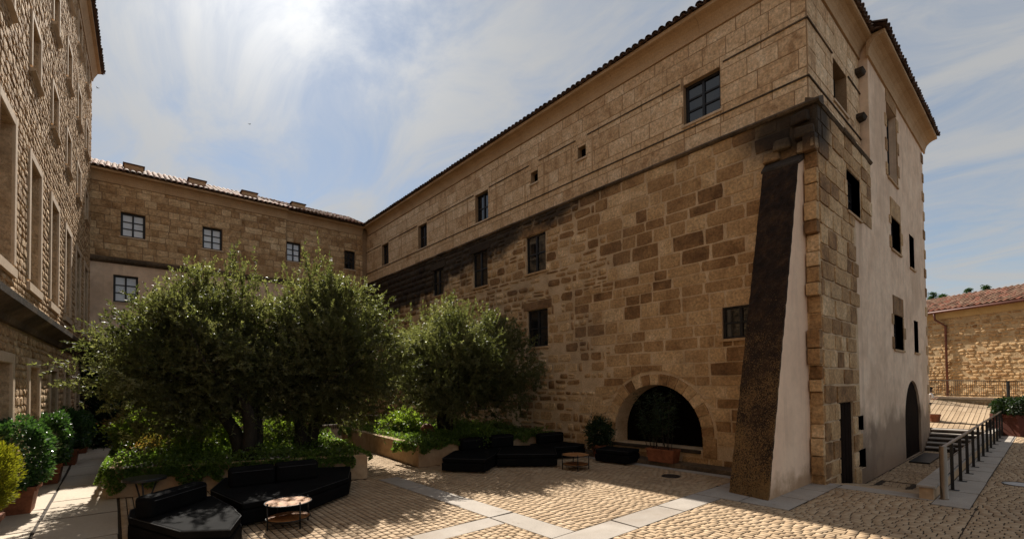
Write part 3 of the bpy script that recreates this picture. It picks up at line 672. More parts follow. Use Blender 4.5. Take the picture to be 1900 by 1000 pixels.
# dressed surrounds on the render
for (a,b_,c,d) in (el_w[1],el_w[2],el_w[4]):
    mb=MB(); fbox(mb,F_EL,a-.05,b_+.05,d+.005,d+.65,-.02,.025); mb.build('lintel',m_low,LB,fix=True,bevel=.008)
    k=0; z=c
    while z<d-.1:
        h=min(.42,d-z); e=.12+.28*(k%2)
        mb=MB(); fbox(mb,F_EL,b_+.003,b_+e,z+.005,z+h-.01,-.02,.022); mb.build('quoin',m_low,LB,fix=True)
        if k%2==0: mb=MB(); fbox(mb,F_EL,a-e-.15,a-.003,z+.005,z+h-.01,-.02,.022); mb.build('quoin',m_low,LB,fix=True)
        k+=1; z+=h
window(F_EL,*el_w[0],LB,2,2,.20,m_glass,.07)
window(F_EL,*el_w[1],LB,2,3,.20,m_glass,.07)
for q in el_w[2:6]: window(F_EL,*q,LB,1,2,.20,m_glass,.06)
for q in el_w[7:9]: window(F_EL,*q,LB,1,1,.30,m_void,.03,mframe=m_void,sill=False)
mb=MB(); fbox(mb,F_EL,13.785,15.015,-.46,1.855,-.10,-.05); dr=mb.build('door',m_door,LB,fix=True)
for i in range(4):
    mb=MB(); fbox(mb,F_EL,13.84+i*.29,14.10+i*.29,-.40,1.80,-.049,-.035); mb.build('door_board',m_door,dr,fix=True)
mb=MB(); arc=[(EA[0]-1.49*math.cos(math.pi*i/24),EA[3]+1.49*math.sin(math.pi*i/24)) for i in range(25)]+[(EA[0]+1.49,LZ),(EA[0]-1.49,LZ)]; mb.add([F_EL.p(u,z,-.07) for u,z in arc]+[F_EL.p(u,z,-.12) for u,z in arc],[tuple(range(27)),tuple(range(53,26,-1))]); mb.build('arch_door',m_door,LB,fix=True)
for zz in (10.35,11.75):
    mb=MB(); mb.add([(17.1,3.75,zz),(17.5,3.75,zz),(17.5,3.58,zz+.03),(17.1,3.58,zz+.03),(17.1,3.75,zz+.16),(17.5,3.75,zz+.16),(17.5,3.52,zz+.15),(17.1,3.52,zz+.15)],[(3,2,1,0),(4,5,6,7),(0,1,5,4),(1,2,6,5),(2,3,7,6),(3,0,4,7)]); mb.build('corbel',m_dark,LB,fix=True,bevel=.02)
cornice(F_UP,3.37,29.45,ZE,LB,seg=1.5); cornice(F_EU,12.5,17.62,ZE,LB,out=.375,seg=1.4,eps=.003); cornice(F_EL,17.45,27.05,ZE,LB,out=.46,h=.6,seg=1.4,eps=.006)
mb=MB(); mb.box((17,16.7,6.4),(7.3,25.3,12.8)); mb.build('core',m_void,LB); mb=MB(); mb.box((20.0,8.1,6.35),(13.1,7.9,12.7)); mb.build('core',m_void,LB)
rf=MB(); PZ=math.tan(R(22))
rf.add([(12.5,3.4,ZE),(12.5,29.8,ZE),(17,29.8,ZE+4.5*PZ),(17,7.6,ZE+4.5*PZ),(21.5,29.8,ZE),(21.5,7.6,ZE)],[(0,1,2,3),(3,2,4,5)])
rf.add([(12.5,3.4,ZE),(17,7.6,ZE+4.5*PZ),(17.8,3.4,ZE),(17.8,7.6,ZE+4.5*PZ)],[(1,0,2,3)])
rf.add([(17.3,3.1,ZE+.002),(27.1,3.1,ZE+.002),(27.1,8,ZE+4.9*PZ),(17.3,8,ZE+4.9*PZ),(27.1,12.8,ZE),(17.3,12.8,ZE)],[(0,1,2,3),(3,2,4,5),(0,3,5),(1,4,2)])
rfo=rf.build('roof',m_tiled,LB)
u1,d1=tiles((12.40,3.42,ZE),(0,1,0),(1,0,0),R(22),111,3,TD_up,TD_dn,seed=3)
u2,d2=tiles((12.5,3.3,ZE),(1,0,0),(0,1,0),R(22),21,3,TD_up,TD_dn,seed=4)
u3,d3=tiles((17.3,2.99,ZE+.01),(1,0,0),(0,1,0),R(22),42,3,TD_up,TD_dn,seed=5)
pieces('roof_tile',u1+u2+u3,rfo,300,'roof_tile_field'); pieces('channel_tile',d1+d2+d3,rfo,0,'channel_tile_field')
# buttress against the corner
BT=thing('buttress',(11.3,4.25,0),'tall sloping buttress with black lichened front and smooth pink side at the building corner','buttress')
mb=MB(); Xb,Xt=10.13,12.28
mb.add([(Xb+.16,4.69,-.02),(Xb-.02,3.83,-.02),(12.62,3.80,-.02),(12.62,4.69,-.02),(Xt+.06,4.62,7.62),(Xt,3.83,7.55),(12.62,3.80,7.85),(12.62,4.66,7.85)],[(1,2,6,5),(0,4,7,3),(3,7,6,2)])
mb.build('rendered_side',m_plas2,BT)
mb=MB(); q=[Vector((Xb+.16,4.69,-.02)),Vector((Xb-.02,3.83,-.02)),Vector((Xt,3.83,7.55)),Vector((Xt+.06,4.62,7.62))]
nn=(q[1]-q[0]).cross(q[3]-q[0]).normalized(); nn=nn if nn.x<0 else -nn; N1,N2=10,70; rr=random.Random(5)
vs=[]
for j in range(N2+1):
    for i in range(N1+1):
        p=q[0].lerp(q[1],i/N1).lerp(q[3].lerp(q[2],i/N1),j/N2); vs.append(p+nn*(.03+rr.uniform(-.012,.014)))
fs=[(j*(N1+1)+i,j*(N1+1)+i+1,(j+1)*(N1+1)+i+1,(j+1)*(N1+1)+i) for j in range(N2) for i in range(N1)]
k=len(vs); ring=[i for i in range(N1+1)]+[j*(N1+1)+N1 for j in range(1,N2+1)]+[N2*(N1+1)+i for i in range(N1-1,-1,-1)]+[j*(N1+1) for j in range(N2-1,0,-1)]
vs+=[Vector(vs[i])-nn*.05 for i in ring]; m_=len(ring); fs+=[(ring[i],k+i,k+(i+1)%m_,ring[(i+1)%m_]) for i in range(m_)]
mb.add(vs,fs); mb.build('lichened_front',m_butt,BT,fix=True,smooth=False)
mb=MB(); mb.add([(Xt-.03,3.79,7.62),(Xt+.03,4.68,7.68),(12.6,4.69,7.93),(12.6,3.78,7.93),(Xt-.03,3.79,7.54),(Xt+.03,4.68,7.6),(12.6,4.69,7.75),(12.6,3.78,7.75)],[(0,1,2,3),(7,6,5,4),(0,4,5,1),(1,5,6,2),(2,6,7,3),(3,7,4,0)]); mb.build('cap_stone',m_dark,BT,fix=True,bevel=.02)
# broken corbel stones above the buttress
for i,(y,z,e) in enumerate(((3.75,8.35,.28),(4.25,8.25,.24),(3.85,8.75,.2),(4.5,8.05,.2),(3.7,8.02,.24))):
    mb=MB(); mb.box((12.6-e/2+.06,y,z),(e,.42,.27),rz=random.uniform(-.25,.25),taper=random.uniform(.8,1)); mb.build('corbel',m_low,LB,fix=True,bevel=.05)

# ================================================================== BACK WING
BW=thing('stone_building',(6,30,0),'lower back wing with dark-framed windows and four roof vents above the trees','building')
bk_w=[(.24,1.19,9.9,11.1),(3.61,4.52,9.92,11.1),(7.86,8.67,10.0,11.15),(11.36,12.07,10.06,11.25)]
bl_w=[(-.02,.93,6.64,7.97),(3.6,4.5,6.64,7.97),(.9,1.95,1.3,3.25),(3.5,4.5,1.2,3.1)]
bl_r=[(9.9,11.1,-.1,2.75)]
F_BP=Frame((0,29.65,0),(1,0,0),(0,-1,0))     # left part stands a little proud
b=MB(); wall_mesh(b,F_BP,-1.05,7.81,8.5,13.2,bk_w[:2],depth=.35); b.add([(7.81,29.65,0),(7.81,29.84,0),(7.81,29.84,13.2),(7.81,29.65,13.2)],[(0,1,2,3)]); b.build('wall',m_upm,BW)
b=MB(); wall_mesh(b,F_BK,7.81,12.86,-.2,13.2,bk_w[2:]+bl_r,depth=.35); b.build('wall',m_upm,BW)
b=MB(); wall_mesh(b,F_BP,-1.05,7.81,-.2,8.5,bl_w,depth=.35); b.build('rendered_wall',m_plas,BW)
it=stones(F_BP,layout(-1,7.8,8.82,12.4,(.27,.38),(.35,.95),bk_w,61),V_bk,.018,.014,8,.004)+stones(F_BK,layout(7.82,12.58,8.4,12.4,(.27,.38),(.35,.9),bk_w,62),V_bk,.018,.014,9,.004)+stones(F_BK,layout(7.82,12.58,0,8.4,(.3,.42),(.4,.9),bl_r,63),V_bk,.02,.014,10)
pieces('ashlar_block',it,BW,300,'ashlar_block_field')
for q in bk_w[:2]: window(F_BP,*q,BW,2,3,.16,m_pane,.09,sillm=m_trim)
for q in bk_w[2:]: window(F_BK,*q,BW,2,3,.16,m_pane if q[0]<10 else m_glass,.08,sillm=m_trim)
for q in bl_w[:2]: window(F_BP,*q,BW,2,3,.16,m_pane,.09,sillm=m_trim)
for q in bl_w[2:]: window(F_BP,*q,BW,2,2,.2,m_glass,.07,mframe=m_door)
mb=MB(); fbox(mb,F_BK,9.9,11.1,0,2.75,-.34,-.30); mb.build('door',m_void,BW,fix=True)
mb=MB(); fbox(mb,F_BK,9.55,9.88,0,2.9,.0,.12); mb.build('door_jamb',m_trim,BW,fix=True)
mb=MB(); fbox(mb,F_BK,11.12,11.45,0,2.9,.0,.12); mb.build('door_jamb',m_trim,BW,fix=True)
u=-1.0
while u<7.9:
    v=min(u+random.uniform(.8,1.4),8.2); mb=MB(); molding(mb,F_BP,u+.004,v-.004,[(-.02,8.5),(.06,8.51),(.16,8.60),(.17,8.70),(.02,8.80),(-.02,8.80)]); mb.build('string_course',m_cop,BW,fix=True); u=v
    if v>=8.19: break
u=8.21
while u<12.5:
    v=min(u+random.uniform(.8,1.4),12.6); mb=MB(); molding(mb,F_BK,u+.004,v-.004,[(-.02,8.55),(.03,8.56),(.10,8.64),(.02,8.75),(-.02,8.75)]); mb.build('string_course',m_cop,BW,fix=True); u=v
    if v>=12.59: break
cornice(F_BP,-.95,7.84,ZE,BW,out=.36,seg=1.5,eps=.002); cornice(F_BK,7.84,12.55,ZE,BW,out=.36,seg=1.4)
mb=MB(); mb.box((5.9,34.1,6.3),(13.6,7.6,12.6)); mb.build('core',m_void,BW)
rf=MB(); PB=math.tan(R(24)); rf.add([(-1,29.25,ZE),(13.2,29.25,ZE),(13.2,33.7,ZE+4.4*PB),(-1,33.7,ZE+4.4*PB),(13.2,38,ZE),(-1,38,ZE)],[(0,1,2,3),(3,2,4,5)]); rfb=rf.build('roof',m_tile,BW)
u1,d1=tiles((-.95,29.2,ZE),(1,0,0),(0,1,0),R(24),58,9,T_up,T_dn,seed=7)
pieces('roof_tile',u1,rfb,300,'roof_tile_field'); pieces('channel_tile',d1,rfb,0,'channel_tile_field')
for i,x in enumerate((.75,3.45,6.0,8.7)):
    ch=MB(); ch.box((x,30.55,13.60),(.75,.5,.36)); co=ch.build('roof_vent',m_corn,BW,bevel=.01); c2=MB(); c2.box((x,30.55,13.80),(.88,.62,.05)); c2.build('vent_cap',m_tiled,co,bevel=.01)

# ================================================================== LEFT BUILDING
LF=thing('stone_building',(-1.8,16,0),'tall rough stone building on the left with rows of deep pale-framed windows','building')
lw=[];sur=[]
for k in range(-3,5):
    s=15.0+2.98*k
    for (a,b_,c,d,so,kind) in ((.38,1.52,.95,2.93,.20,'g'),(.22,1.50,4.92,7.72,.20,'t'),(.22,1.24,9.86,11.02,.13,'u'),(.22,1.24,12.82,14.02,.13,'u'),(.22,1.24,15.72,16.88,.13,'u')):
        lw.append((s+a,s+b_,c,d)); sur.append((s+a,s+b_,c,d,so,kind))
b=MB(); wall_mesh(b,F_LF,-6,29.9,-.3,17.7,lw,depth=.45); b.build('wall',m_leftm,LF)
hs=[(a-so,b_+so,c-(.26 if kd=='t' else .15),d+so+.01) for a,b_,c,d,so,kd in sur]+[(0,30,3.66,4.2)]
rc=[q for q in layout(4.0,29.85,0,17.6,(.09,.22),(.12,.42),hs,71,mn=.05,split=.1) if inframe(F_LF.p((q[0]+q[1])/2,(q[2]+q[3])/2),160)]
it=stones(F_LF,rc,V_lf,.012,.020,11,.16); pieces('rubble_stone',it,LF,300,'rubble_stone_field')
for a,b_,c,d,so,kd in sur:
    if not inframe(F_LF.p((a+b_)/2,(c+d)/2),500): continue
    wo=window(F_LF,a,b_,c,d,LF,1 if kd!='u' else 2,3 if kd=='t' else 2,.36,m_gleft,.05,mframe=m_trim if kd!='g' else m_frame,sill=False)
    for (x0,x1,z0,z1) in ((a-so,a-.002,c-.02,d+so),(b_+.002,b_+so,c-.02,d+so),(a,b_,d+.002,d+so)):
        mb=MB(); fbox(mb,F_LF,x0,x1,z0,z1,-.05,.05); mb.build('surround_stone',m_trim,wo,fix=True,bevel=.012)
    mb=MB()
    if kd=='u': molding(mb,F_LF,a-.10,b_+.10,[(-.3,c-.005),(.10,c-.07),(.11,c-.11),(.02,c-.17),(-.05,c-.17)])
    else: molding(mb,F_LF,a-so,b_+so,[(-.3,c-.022),(.07,c-.08),(.07,c-.26),(-.05,c-.26)])
    mb.build('sill',m_trim,wo,fix=True)
u=4.0
while u<29.6:
    v=min(u+random.uniform(.9,1.5),29.7); mb=MB(); molding(mb,F_LF,u+.004,v-.004,[(-.02,3.68),(.08,3.69),(.12,3.80),(.34,3.98),(.36,4.09),(.02,4.2),(-.02,4.2)]); mb.build('string_course',m_cop,LF,fix=True); u=v
    if v>29.6: break
n_=14
for i in range(n_):
    u=9+i*1.5; mb=MB(); e=min(u+1.494,29.95); molding(mb,F_LF,u,e,[(0,17.25),(.05,17.25),(.08,17.4),(.22,17.68),(.34,17.72),(.34,17.84),(0,17.84)]); mb.build('cornice',m_corn,LF,fix=True)
mb=MB(); mb.add([F_LF.p(-6,0,-.5),F_LF.p(29.9,0,-.5),F_LF.p(29.9,0,-12),F_LF.p(-6,0,-12)]+[F_LF.p(-6,17.6,-.5),F_LF.p(29.9,17.6,-.5),F_LF.p(29.9,17.6,-12),F_LF.p(-6,17.6,-12)],[(0,1,5,4),(1,2,6,5),(2,3,7,6),(3,0,4,7),(4,5,6,7)]); mb.build('core',m_void,LF,fix=True)
mb=MB(); mb.add([F_LF.p(29.9,0,-.0),F_LF.p(29.9,0,-12.2),F_LF.p(29.9,17.7,-12.2),F_LF.p(29.9,17.7,0)],[(0,1,2,3)]); mb.build('end_wall',m_leftm,LF)
rf=MB(); rf.add([F_LF.p(-6,17.85,.42),F_LF.p(30.2,17.85,.42),F_LF.p(27,20.6,-6),F_LF.p(-6,20.6,-6),F_LF.p(30.2,17.85,-12.6)],[(0,1,2,3),(1,4,2)]); rfl=rf.build('roof',m_tiled,LF)
u1,d1=tiles(F_LF.p(14,17.88,.44),F_LF.U,-F_LF.n,R(23),69,2,TD_up,TD_dn,seed=9); pieces('roof_tile',u1,rfl,140,'roof_tile_field'); pieces('channel_tile',d1,rfl,0,'channel_tile_field')

# ================================================================== FAR STORE BUILDING beyond the terrace
P1=Vector((42.62,5.61,0)); P2=Vector((40.2,1.03,0)); UF=(P2-P1).normalized(); nF=Vector((-.8842,.4671,0)); nF=(nF-UF*nF.dot(UF)).normalized()
F_FR=Frame(P1,UF,nF)
FB=thing('stone_building',(42,1,0),'low sunlit yellow rubble building with red barrel-tile roof beyond the terrace','building')
b=MB(); wall_mesh(b,F_FR,-6,11,0,7.0); b.build('wall',m_farm,FB)
it=stones(F_FR,[q for q in layout(-2,8.5,.8,6.45,(.11,.24),(.16,.6),(),81,split=.2) if random.random()<.8],V_fr,.03,.04,12,.1); pieces('rubble_stone',it,FB,300,'rubble_stone_field')
mb=MB(); fbox(mb,F_FR,-6,11,6.5,6.96,.0,.09); mb.build('fascia',m_fasc,FB,fix=True)
rf=MB(); PF=math.tan(R(19)); rf.add([F_FR.p(-6,6.98,.35),F_FR.p(11,6.98,.35),F_FR.p(11,6.98+4.2*PF,-3.85),F_FR.p(-6,6.98+4.2*PF,-3.85),F_FR.p(11,6.98,-9.8),F_FR.p(-6,6.98,-9.8)],[(0,1,2,3),(3,2,4,5)]); rff=rf.build('roof',m_tiled,FB)
u1,d1=tiles(F_FR.p(-2.2,7.0,.42),F_FR.U,-nF,R(19),36,13,T_far,T_dn,sp=.33,seed=13)
pieces('roof_tile',u1,rff,300,'roof_tile_field'); pieces('channel_tile',d1,rff,0,'channel_tile_field')
mb=MB(); mb.tube([F_FR.p(u,7.0+4.2*PF-.03,-3.85) for u in np.linspace(-6,11,12)],.13,8); mb.build('ridge_tiles',m_tile,rff)
mb=MB(); mb.tube([F_FR.p(-6,6.93,.52),F_FR.p(11,6.93,.52)],.085,8); mb.build('gutter',m_rust,FB,smooth=True)
ud=1.0
for u in np.linspace(-2,8,201):
    q=proj(F_FR.p(u,4,.15))
    if abs(q[0]-1752)<4: ud=u
mb=MB(); mb.tube([F_FR.p(ud-.42,6.9,.5),F_FR.p(ud-.42,6.45,.42),F_FR.p(ud,6.0,.14),F_FR.p(ud,.9,.14)],.065,8); mb.build('downpipe',m_rust,FB,smooth=True)
# raised walk in front of it, with its retaining wall and railing
WA=Vector((33.3,4.4,0)); WB=Vector((37.15,1.06,0)); UW=(WB-WA).normalized(); F_W=Frame(WA,UW,(-.6555,-.7552,0)); LW=(WB-WA).length
WK=thing('retaining_wall',(35,2.7,0),'low rubble retaining wall with pale coping carrying the raised walk under the railing','wall')
zc=lambda u:1.54-.19*u/LW
mb=MB(); mb.add([F_W.p(-4,-.5),F_W.p(8,-.5),F_W.p(8,zc(8)-.1),F_W.p(-4,zc(-4)-.1)]+[F_W.p(-4,zc(-4)-.1,-6.5),F_W.p(8,zc(8)-.1,-6.5)],[(0,1,2,3),(3,2,5,4)]); mb.build('wall',m_farm,WK)
it=stones(F_W,layout(-1,8,.2,1.25,(.12,.22),(.2,.5),(),82),V_fr,.03,.03,13,.1); pieces('rubble_stone',it,WK,200,'rubble_stone_field')
for i in range(12):
    a,e=-4+i+.004,-3+i-.004; mb=MB(); mb.add([F_W.p(a,zc(a)-.1,.06),F_W.p(e,zc(e)-.1,.06),F_W.p(e,zc(e)-.1,-1.1),F_W.p(a,zc(a)-.1,-1.1),F_W.p(a,zc(a)+.02,.06),F_W.p(e,zc(e)+.02,.06),F_W.p(e,zc(e)+.03,-1.1),F_W.p(a,zc(a)+.03,-1.1)],[(3,2,1,0),(4,5,6,7),(0,1,5,4),(1,2,6,5),(2,3,7,6),(3,0,4,7)]); mb.build('coping_stone',m_trim,WK,fix=True)
FRl=thing('railing',tuple(F_W.p(2,1.4)),'long thin grey railing with upright bars on top of the raised walk','railing')
zr=lambda u:2.41-.11*u/LW
mb=MB(); mb.tube([F_W.p(-3,zr(-3),-.1),F_W.p(8,zr(8),-.1)],.028,6); mb.build('handrail',m_rail,FRl,smooth=True)
mb=MB(); mb.tube([F_W.p(-3,zc(-3)+.12,-.1),F_W.p(8,zc(8)+.12,-.1)],.018,6); mb.build('bottom_rail',m_blkm,FRl,smooth=True)
for i in range(78):
    u=-1+i*.115
    if i%28==14+1: continue
    mb=MB(); mb.tube([F_W.p(u,zc(u)+.12,-.1),F_W.p(u,zr(u)-.02,-.1)],.009,5); mb.build('baluster',m_blkm,FRl)
for u in (-.0,4.35,7.9):
    mb=MB(); fbox(mb,F_W,u-.06,u+.06,zc(u)+.0,zr(u)+.0,-.14,-.06); mb.build('post',m_blkm,FRl,fix=True)

# low wall and handrail along the lane
LWL=thing('low_wall',(21,1.73,0),'low wall with pale stone top between the sunken lane and the granite band','wall')
mb=MB(); mb.box((20.97,1.74,-.2),(16.9,.22,.86)); mb.build('wall',m_plan,LWL)
for i in range(17):
    mb=MB(); mb.box((12.98+i*1.0,1.74,.255),(.992,.30,.045)); mb.build('coping_stone',m_gran,LWL,bevel=.006)
HR=thing('handrail',(21,1.5,0),'bronze topped handrail on black posts beside the sunken lane','railing')
mb=MB(); mb.lathe([(.075,0),(.075,.02),(.062,.03),(.062,1.05),(.055,1.07),(0.001,1.07)],(12.77,1.5,0),20); mb.build('end_post',m_rail,HR,smooth=True)
mb=MB(); mb.box((20.95,1.5,1.045),(16.3,.06,.035)); mb.build('top_rail',m_rail,HR,bevel=.006)
mb=MB(); mb.box((20.95,1.53,.70),(16.3,.015,.025)); mb.build('middle_rail',m_rail,HR,bevel=.003)
mb=MB(); mb.box((20.95,1.53,.38),(16.3,.015,.025)); mb.build('middle_rail',m_blkm,HR,bevel=.003)
for i in range(12):
    x=13.95+i*1.36; mb=MB(); mb.box((x,1.5,.51),(.022,.06,1.02)); p=mb.build('post',m_blkm,HR,bevel=.004); c=MB(); c.box((x,1.47,.010),(.10,.16,.012)); c.build('base_plate',m_blkm,p)

# ================================================================== PLANTERS
def planter(name,poly,h,label,soilz):
    c=(sum(p[0] for p in poly)/len(poly),sum(p[1] for p in poly)/len(poly)); t=thing(name,(c[0],c[1],0),label,'planter','raised planters in the courtyard')
    n=len(poly); cc=Vector((*c,0)); th=.24
    inn=[]
    for i in range(n):      # inward offset
        a,b_,d=Vector((*poly[i-1],0)),Vector((*poly[i],0)),Vector((*poly[(i+1)%n],0))
        e1=(b_-a).normalized(); e2=(d-b_).normalized(); n1=Vector((-e1.y,e1.x,0)); n2=Vector((-e2.y,e2.x,0))
        m_=(n1+n2).normalized(); inn.append(b_+m_*th/max(.3,m_.dot(n1)))
    for i in range(n):
        j=(i+1)%n; a,b_=Vector((*poly[i],0)),Vector((*poly[j],0))
        mb=MB(); q=[a,b_,inn[j],inn[i]]; up=Vector((0,0,h))
        mb.add([v for v in q]+[v+up for v in q],[(3,2,1,0),(4,5,6,7)]+[(k,(k+1)%4,4+(k+1)%4,4+k) for k in range(4)]); mb.build('wall',m_plan,t,fix=True,bevel=.012)
    mb=MB(); mb.prism([(p.x,p.y) for p in inn],.1,soilz); mb.build('soil',m_soil,t); return t
planter('raised_planter',LP,.62,'left raised planter with tan walls under the biggest olive trees',.52)
planter('raised_planter',RP,.66,'right raised planter with tan walls round the single forked olive tree',.56)

# ================================================================== FOLIAGE
def leaf_mesh(name, P, D, Lf, Wf, mat, parent, wl, kind=None, T=None, fold=.0):
    P=np.asarray(P,float); D=np.asarray(D,float); n=len(P); D/=np.linalg.norm(D,axis=1)[:,None]+1e-9
    Rn=rng.normal(size=(n,3)); Sd=np.cross(D,Rn); Sd/=np.linalg.norm(Sd,axis=1)[:,None]+1e-9
    Lf=np.broadcast_to(Lf,(n,))*rng.uniform(.7,1.25,n); Wf=np.broadcast_to(Wf,(n,))*rng.uniform(.75,1.2,n)
    a=P; c=P+D*Lf[:,None]; m_=P+D*(Lf*.45)[:,None]; b_=m_+Sd*(Wf/2)[:,None]; d_=m_-Sd*(Wf/2)[:,None]
    V=np.stack([a,b_,c,d_],1).reshape(-1,3)-np.array(wl)
    me=bpy.data.meshes.new(name); me.vertices.add(4*n); me.vertices.foreach_set('co',V.ravel()); me.loops.add(4*n); me.loops.foreach_set('vertex_index',np.arange(4*n))
    me.polygons.add(n); me.polygons.foreach_set('loop_start',np.arange(n)*4); me.polygons.foreach_set('loop_total',np.full(n,4))
    at=me.attributes.new('tint','FLOAT','POINT'); at.data.foreach_set('value',np.repeat(rng.random(n) if T is None else T,4))
    me.materials.append(mat); me.update(calc_edges=True); o=bpy.data.objects.new(name,me); link(o,parent,wl)
    if kind: o['kind']=kind
    return o
def unit(n): v=rng.normal(size=(n,3)); return v/np.linalg.norm(v,axis=1)[:,None]
def olive(loc, crown, rad, stems, label, nclump, shoots, H0=1.4, skirt=False):
    """crown: centre (world); rad: semi-axes; shoots: (x,y,z) tips standing above the crown"""
    loc=Vector(loc); cr=Vector(crown); t=thing('olive_tree',loc,label,'tree','olive trees in the raised planters')
    tr=MB(); br=MB(); r=random.Random(int(loc.x*100))
    hubs=[]
    for k in range(stems):
        a=2*math.pi*k/stems+.6; base=loc+Vector((math.cos(a)*.12,math.sin(a)*.12,-.1))
        mid=loc+Vector((math.cos(a)*.30,math.sin(a)*.24,H0*.55)); top=Vector((loc.x+(cr.x-loc.x)*.35+math.cos(a)*.7,loc.y+(cr.y-loc.y)*.35+math.sin(a)*.6,loc.z+H0*1.25))
        pts=[base,base.lerp(mid,.5)+Vector((r.uniform(-.06,.06),r.uniform(-.06,.06),0)),mid,mid.lerp(top,.5)+Vector((r.uniform(-.08,.08),r.uniform(-.08,.08),.03)),top]
        tr.tube(pts,[.26,.19,.16,.14,.12],9); hubs.append(top)
    tr.lathe([(.42,0),(.30,.15),(.22,.35)],(loc.x,loc.y,loc.z-.1),10)
    C=[];
    while len(C)<nclump:
        v=unit(1)[0]*(r.random()**.33); 
        if v[2]<-.85: continue
        tp=1-(.60 if skirt else .30)*max(0.,v[2]); v=v*np.array([1,1,1.15 if v[2]<0 else 1]) if skirt else v; p=np.array([cr.x+v[0]*rad[0]*tp*1.06,cr.y+v[1]*rad[1]*tp*1.06,cr.z+v[2]*rad[2]*1.0])
        # uneven outline: push lobes in and out
        s=1+.20*math.sin(3*math.atan2(v[1],v[0])+loc.x)+.11*math.sin(5*math.atan2(v[1],v[0])+6*v[2]+loc.y*2)+.08*math.sin(9*v[2]+4*v[0])
        p=np.array(cr)+(p-np.array(cr))*s; C.append(p)
    C=np.array(C)
    for i,h in enumerate(C[::max(1,nclump//46)]):
        hb=min(hubs,key=lambda q:(q-Vector(h)).length); hv=Vector(h); m_=hb.lerp(hv,.5)+Vector((r.uniform(-.2,.2),r.uniform(-.2,.2),-.15))
        br.tube([hb,hb.lerp(m_,.5)+Vector((0,0,.08)),m_,hv],[.07,.05,.035,.012],5)
    tr.build('trunk',m_bark,t,smooth=True); br.build('branch',m_bark,t,smooth=True)
    P=[];D=[];TT=[]
    for c in C:
        tone=rng.uniform(0,.75)
        out_=(c-np.array(cr))/np.array(rad); nr=np.linalg.norm(out_); 
        for k in range(10):
            st_=c+rng.normal(size=3)*.17; dr=out_/(nr+.2)*.8+np.array([0,0,.55])+rng.normal(size=3)*.55; dr/=np.linalg.norm(dr)
            ln=rng.uniform(.25,.6); m=int(ln*74); s=np.sort(rng.random(m))*ln; pts=st_+dr*s[:,None]-np.array([0,0,.12])*(s[:,None]**2)
            P.append(pts); D.append(dr+rng.normal(size=(m,3))*.75); TT.append(tone+rng.random(m)*.35)
    for sx,sy,sz,sl in shoots:      # upright plume-like tops
        for k in range(26):
            st_=np.array([sx,sy,sz])+rng.normal(size=3)*np.array([.28,.28,.25]); dr=np.array([0,0,1.])+rng.normal(size=3)*.22; ln=rng.uniform(.4,1)*sl; m=int(ln*60); s=np.sort(rng.random(m))*ln
            P.append(st_+dr*s[:,None]); D.append(dr+rng.normal(size=(m,3))*.6); TT.append(rng.random(m))
    P=np.concatenate(P);D=np.concatenate(D)
    leaf_mesh('crown',P,D,.085,.028,l_oliv,t,tuple(cr),T=np.concatenate(TT)); return t
def wpx(x,y,d):      # world point at view depth d through a place seen in the photograph
    r=ray(x,y); f=Vector((.6512,.7589,0)); return Vector((0,0,HC))+r*(d/r.dot(f))
a=wpx(455,850,13.2); 
def sh(x,y,d,l): p=wpx(x,y,d); return (p.x,p.y,p.z-l*.7,l)
T1=wpx(385,668,12.3); olive((2.68,13.75,.5),T1,(2.05,1.95,1.75),3,'broad olive tree nearest the left path, its crown hiding the rendered wall',640,[sh(440,478,12.3,.8),sh(475,500,12.6,.6),sh(370,520,12,.6),sh(300,555,12,.5),sh(345,530,12.3,.5)],skirt=True)
T2=wpx(610,655,13.9); olive((4.4,14.5,.5),T2,(1.85,1.9,1.85),2,'tall grey-green olive tree in the middle with a pointed top',640,[sh(578,485,13.9,.9),sh(640,530,13.8,.6),sh(560,520,13.9,.6),sh(690,570,13.7,.4)],skirt=True)
T3=wpx(857,684,16.3); olive((8.95,14.1,.55),T3,(2.6,1.95,1.6),2,'rounded forked olive tree in the right planter against the stone wall',620,[sh(800,575,16.3,.5),sh(860,572,16.3,.5),sh(905,585,16.3,.5),sh(760,600,16.3,.35)],H0=1.3)

def shrub(name, c, rad, n, Lf, Wf, mat, label, cat='shrub', group=None, shell=.55, stem=True, upb=.3):
    """c: base centre; rad: semi-axes of the leafy body"""
    c=Vector(c); t=thing(name,c,label,cat,group); cc=np.array([c.x,c.y,c.z+rad[2]*.95])
    v=unit(n); rr=(shell+(1-shell)*rng.random(n))[:,None]; lob=(1+.13*np.sin(5*v[:,0]+c.x*3)+.12*np.sin(6*v[:,1]+c.y*2)+.1*np.sin(7*v[:,2]))[:,None]
    spk=np.where(rng.random(n)<.22,rng.uniform(1,1.38,n),1.)[:,None]*(1+.16*np.sin(11*v[:,:1]+9*v[:,1:2]+7*v[:,2:3])); P=cc+v*rr*lob*spk*np.array(rad); D=v+rng.normal(size=(n,3))*.8+np.array([0,0,upb]); leaf_mesh('foliage',P,D,Lf,Wf,mat,t,tuple(c+Vector((0,0,rad[2]))))
    if stem:
        mb=MB(); r=random.Random(n)
        for k in range(6):
            a=k*1.05; mb.tube([c,c+Vector((math.cos(a)*rad[0]*.25,math.sin(a)*rad[1]*.25,rad[2]*.6)),c+Vector((math.cos(a)*rad[0]*.6,math.sin(a)*rad[1]*.6,rad[2]*1.4))],[.02,.015,.006],5)
        mb.build('stem',m_bark,t)
    return t
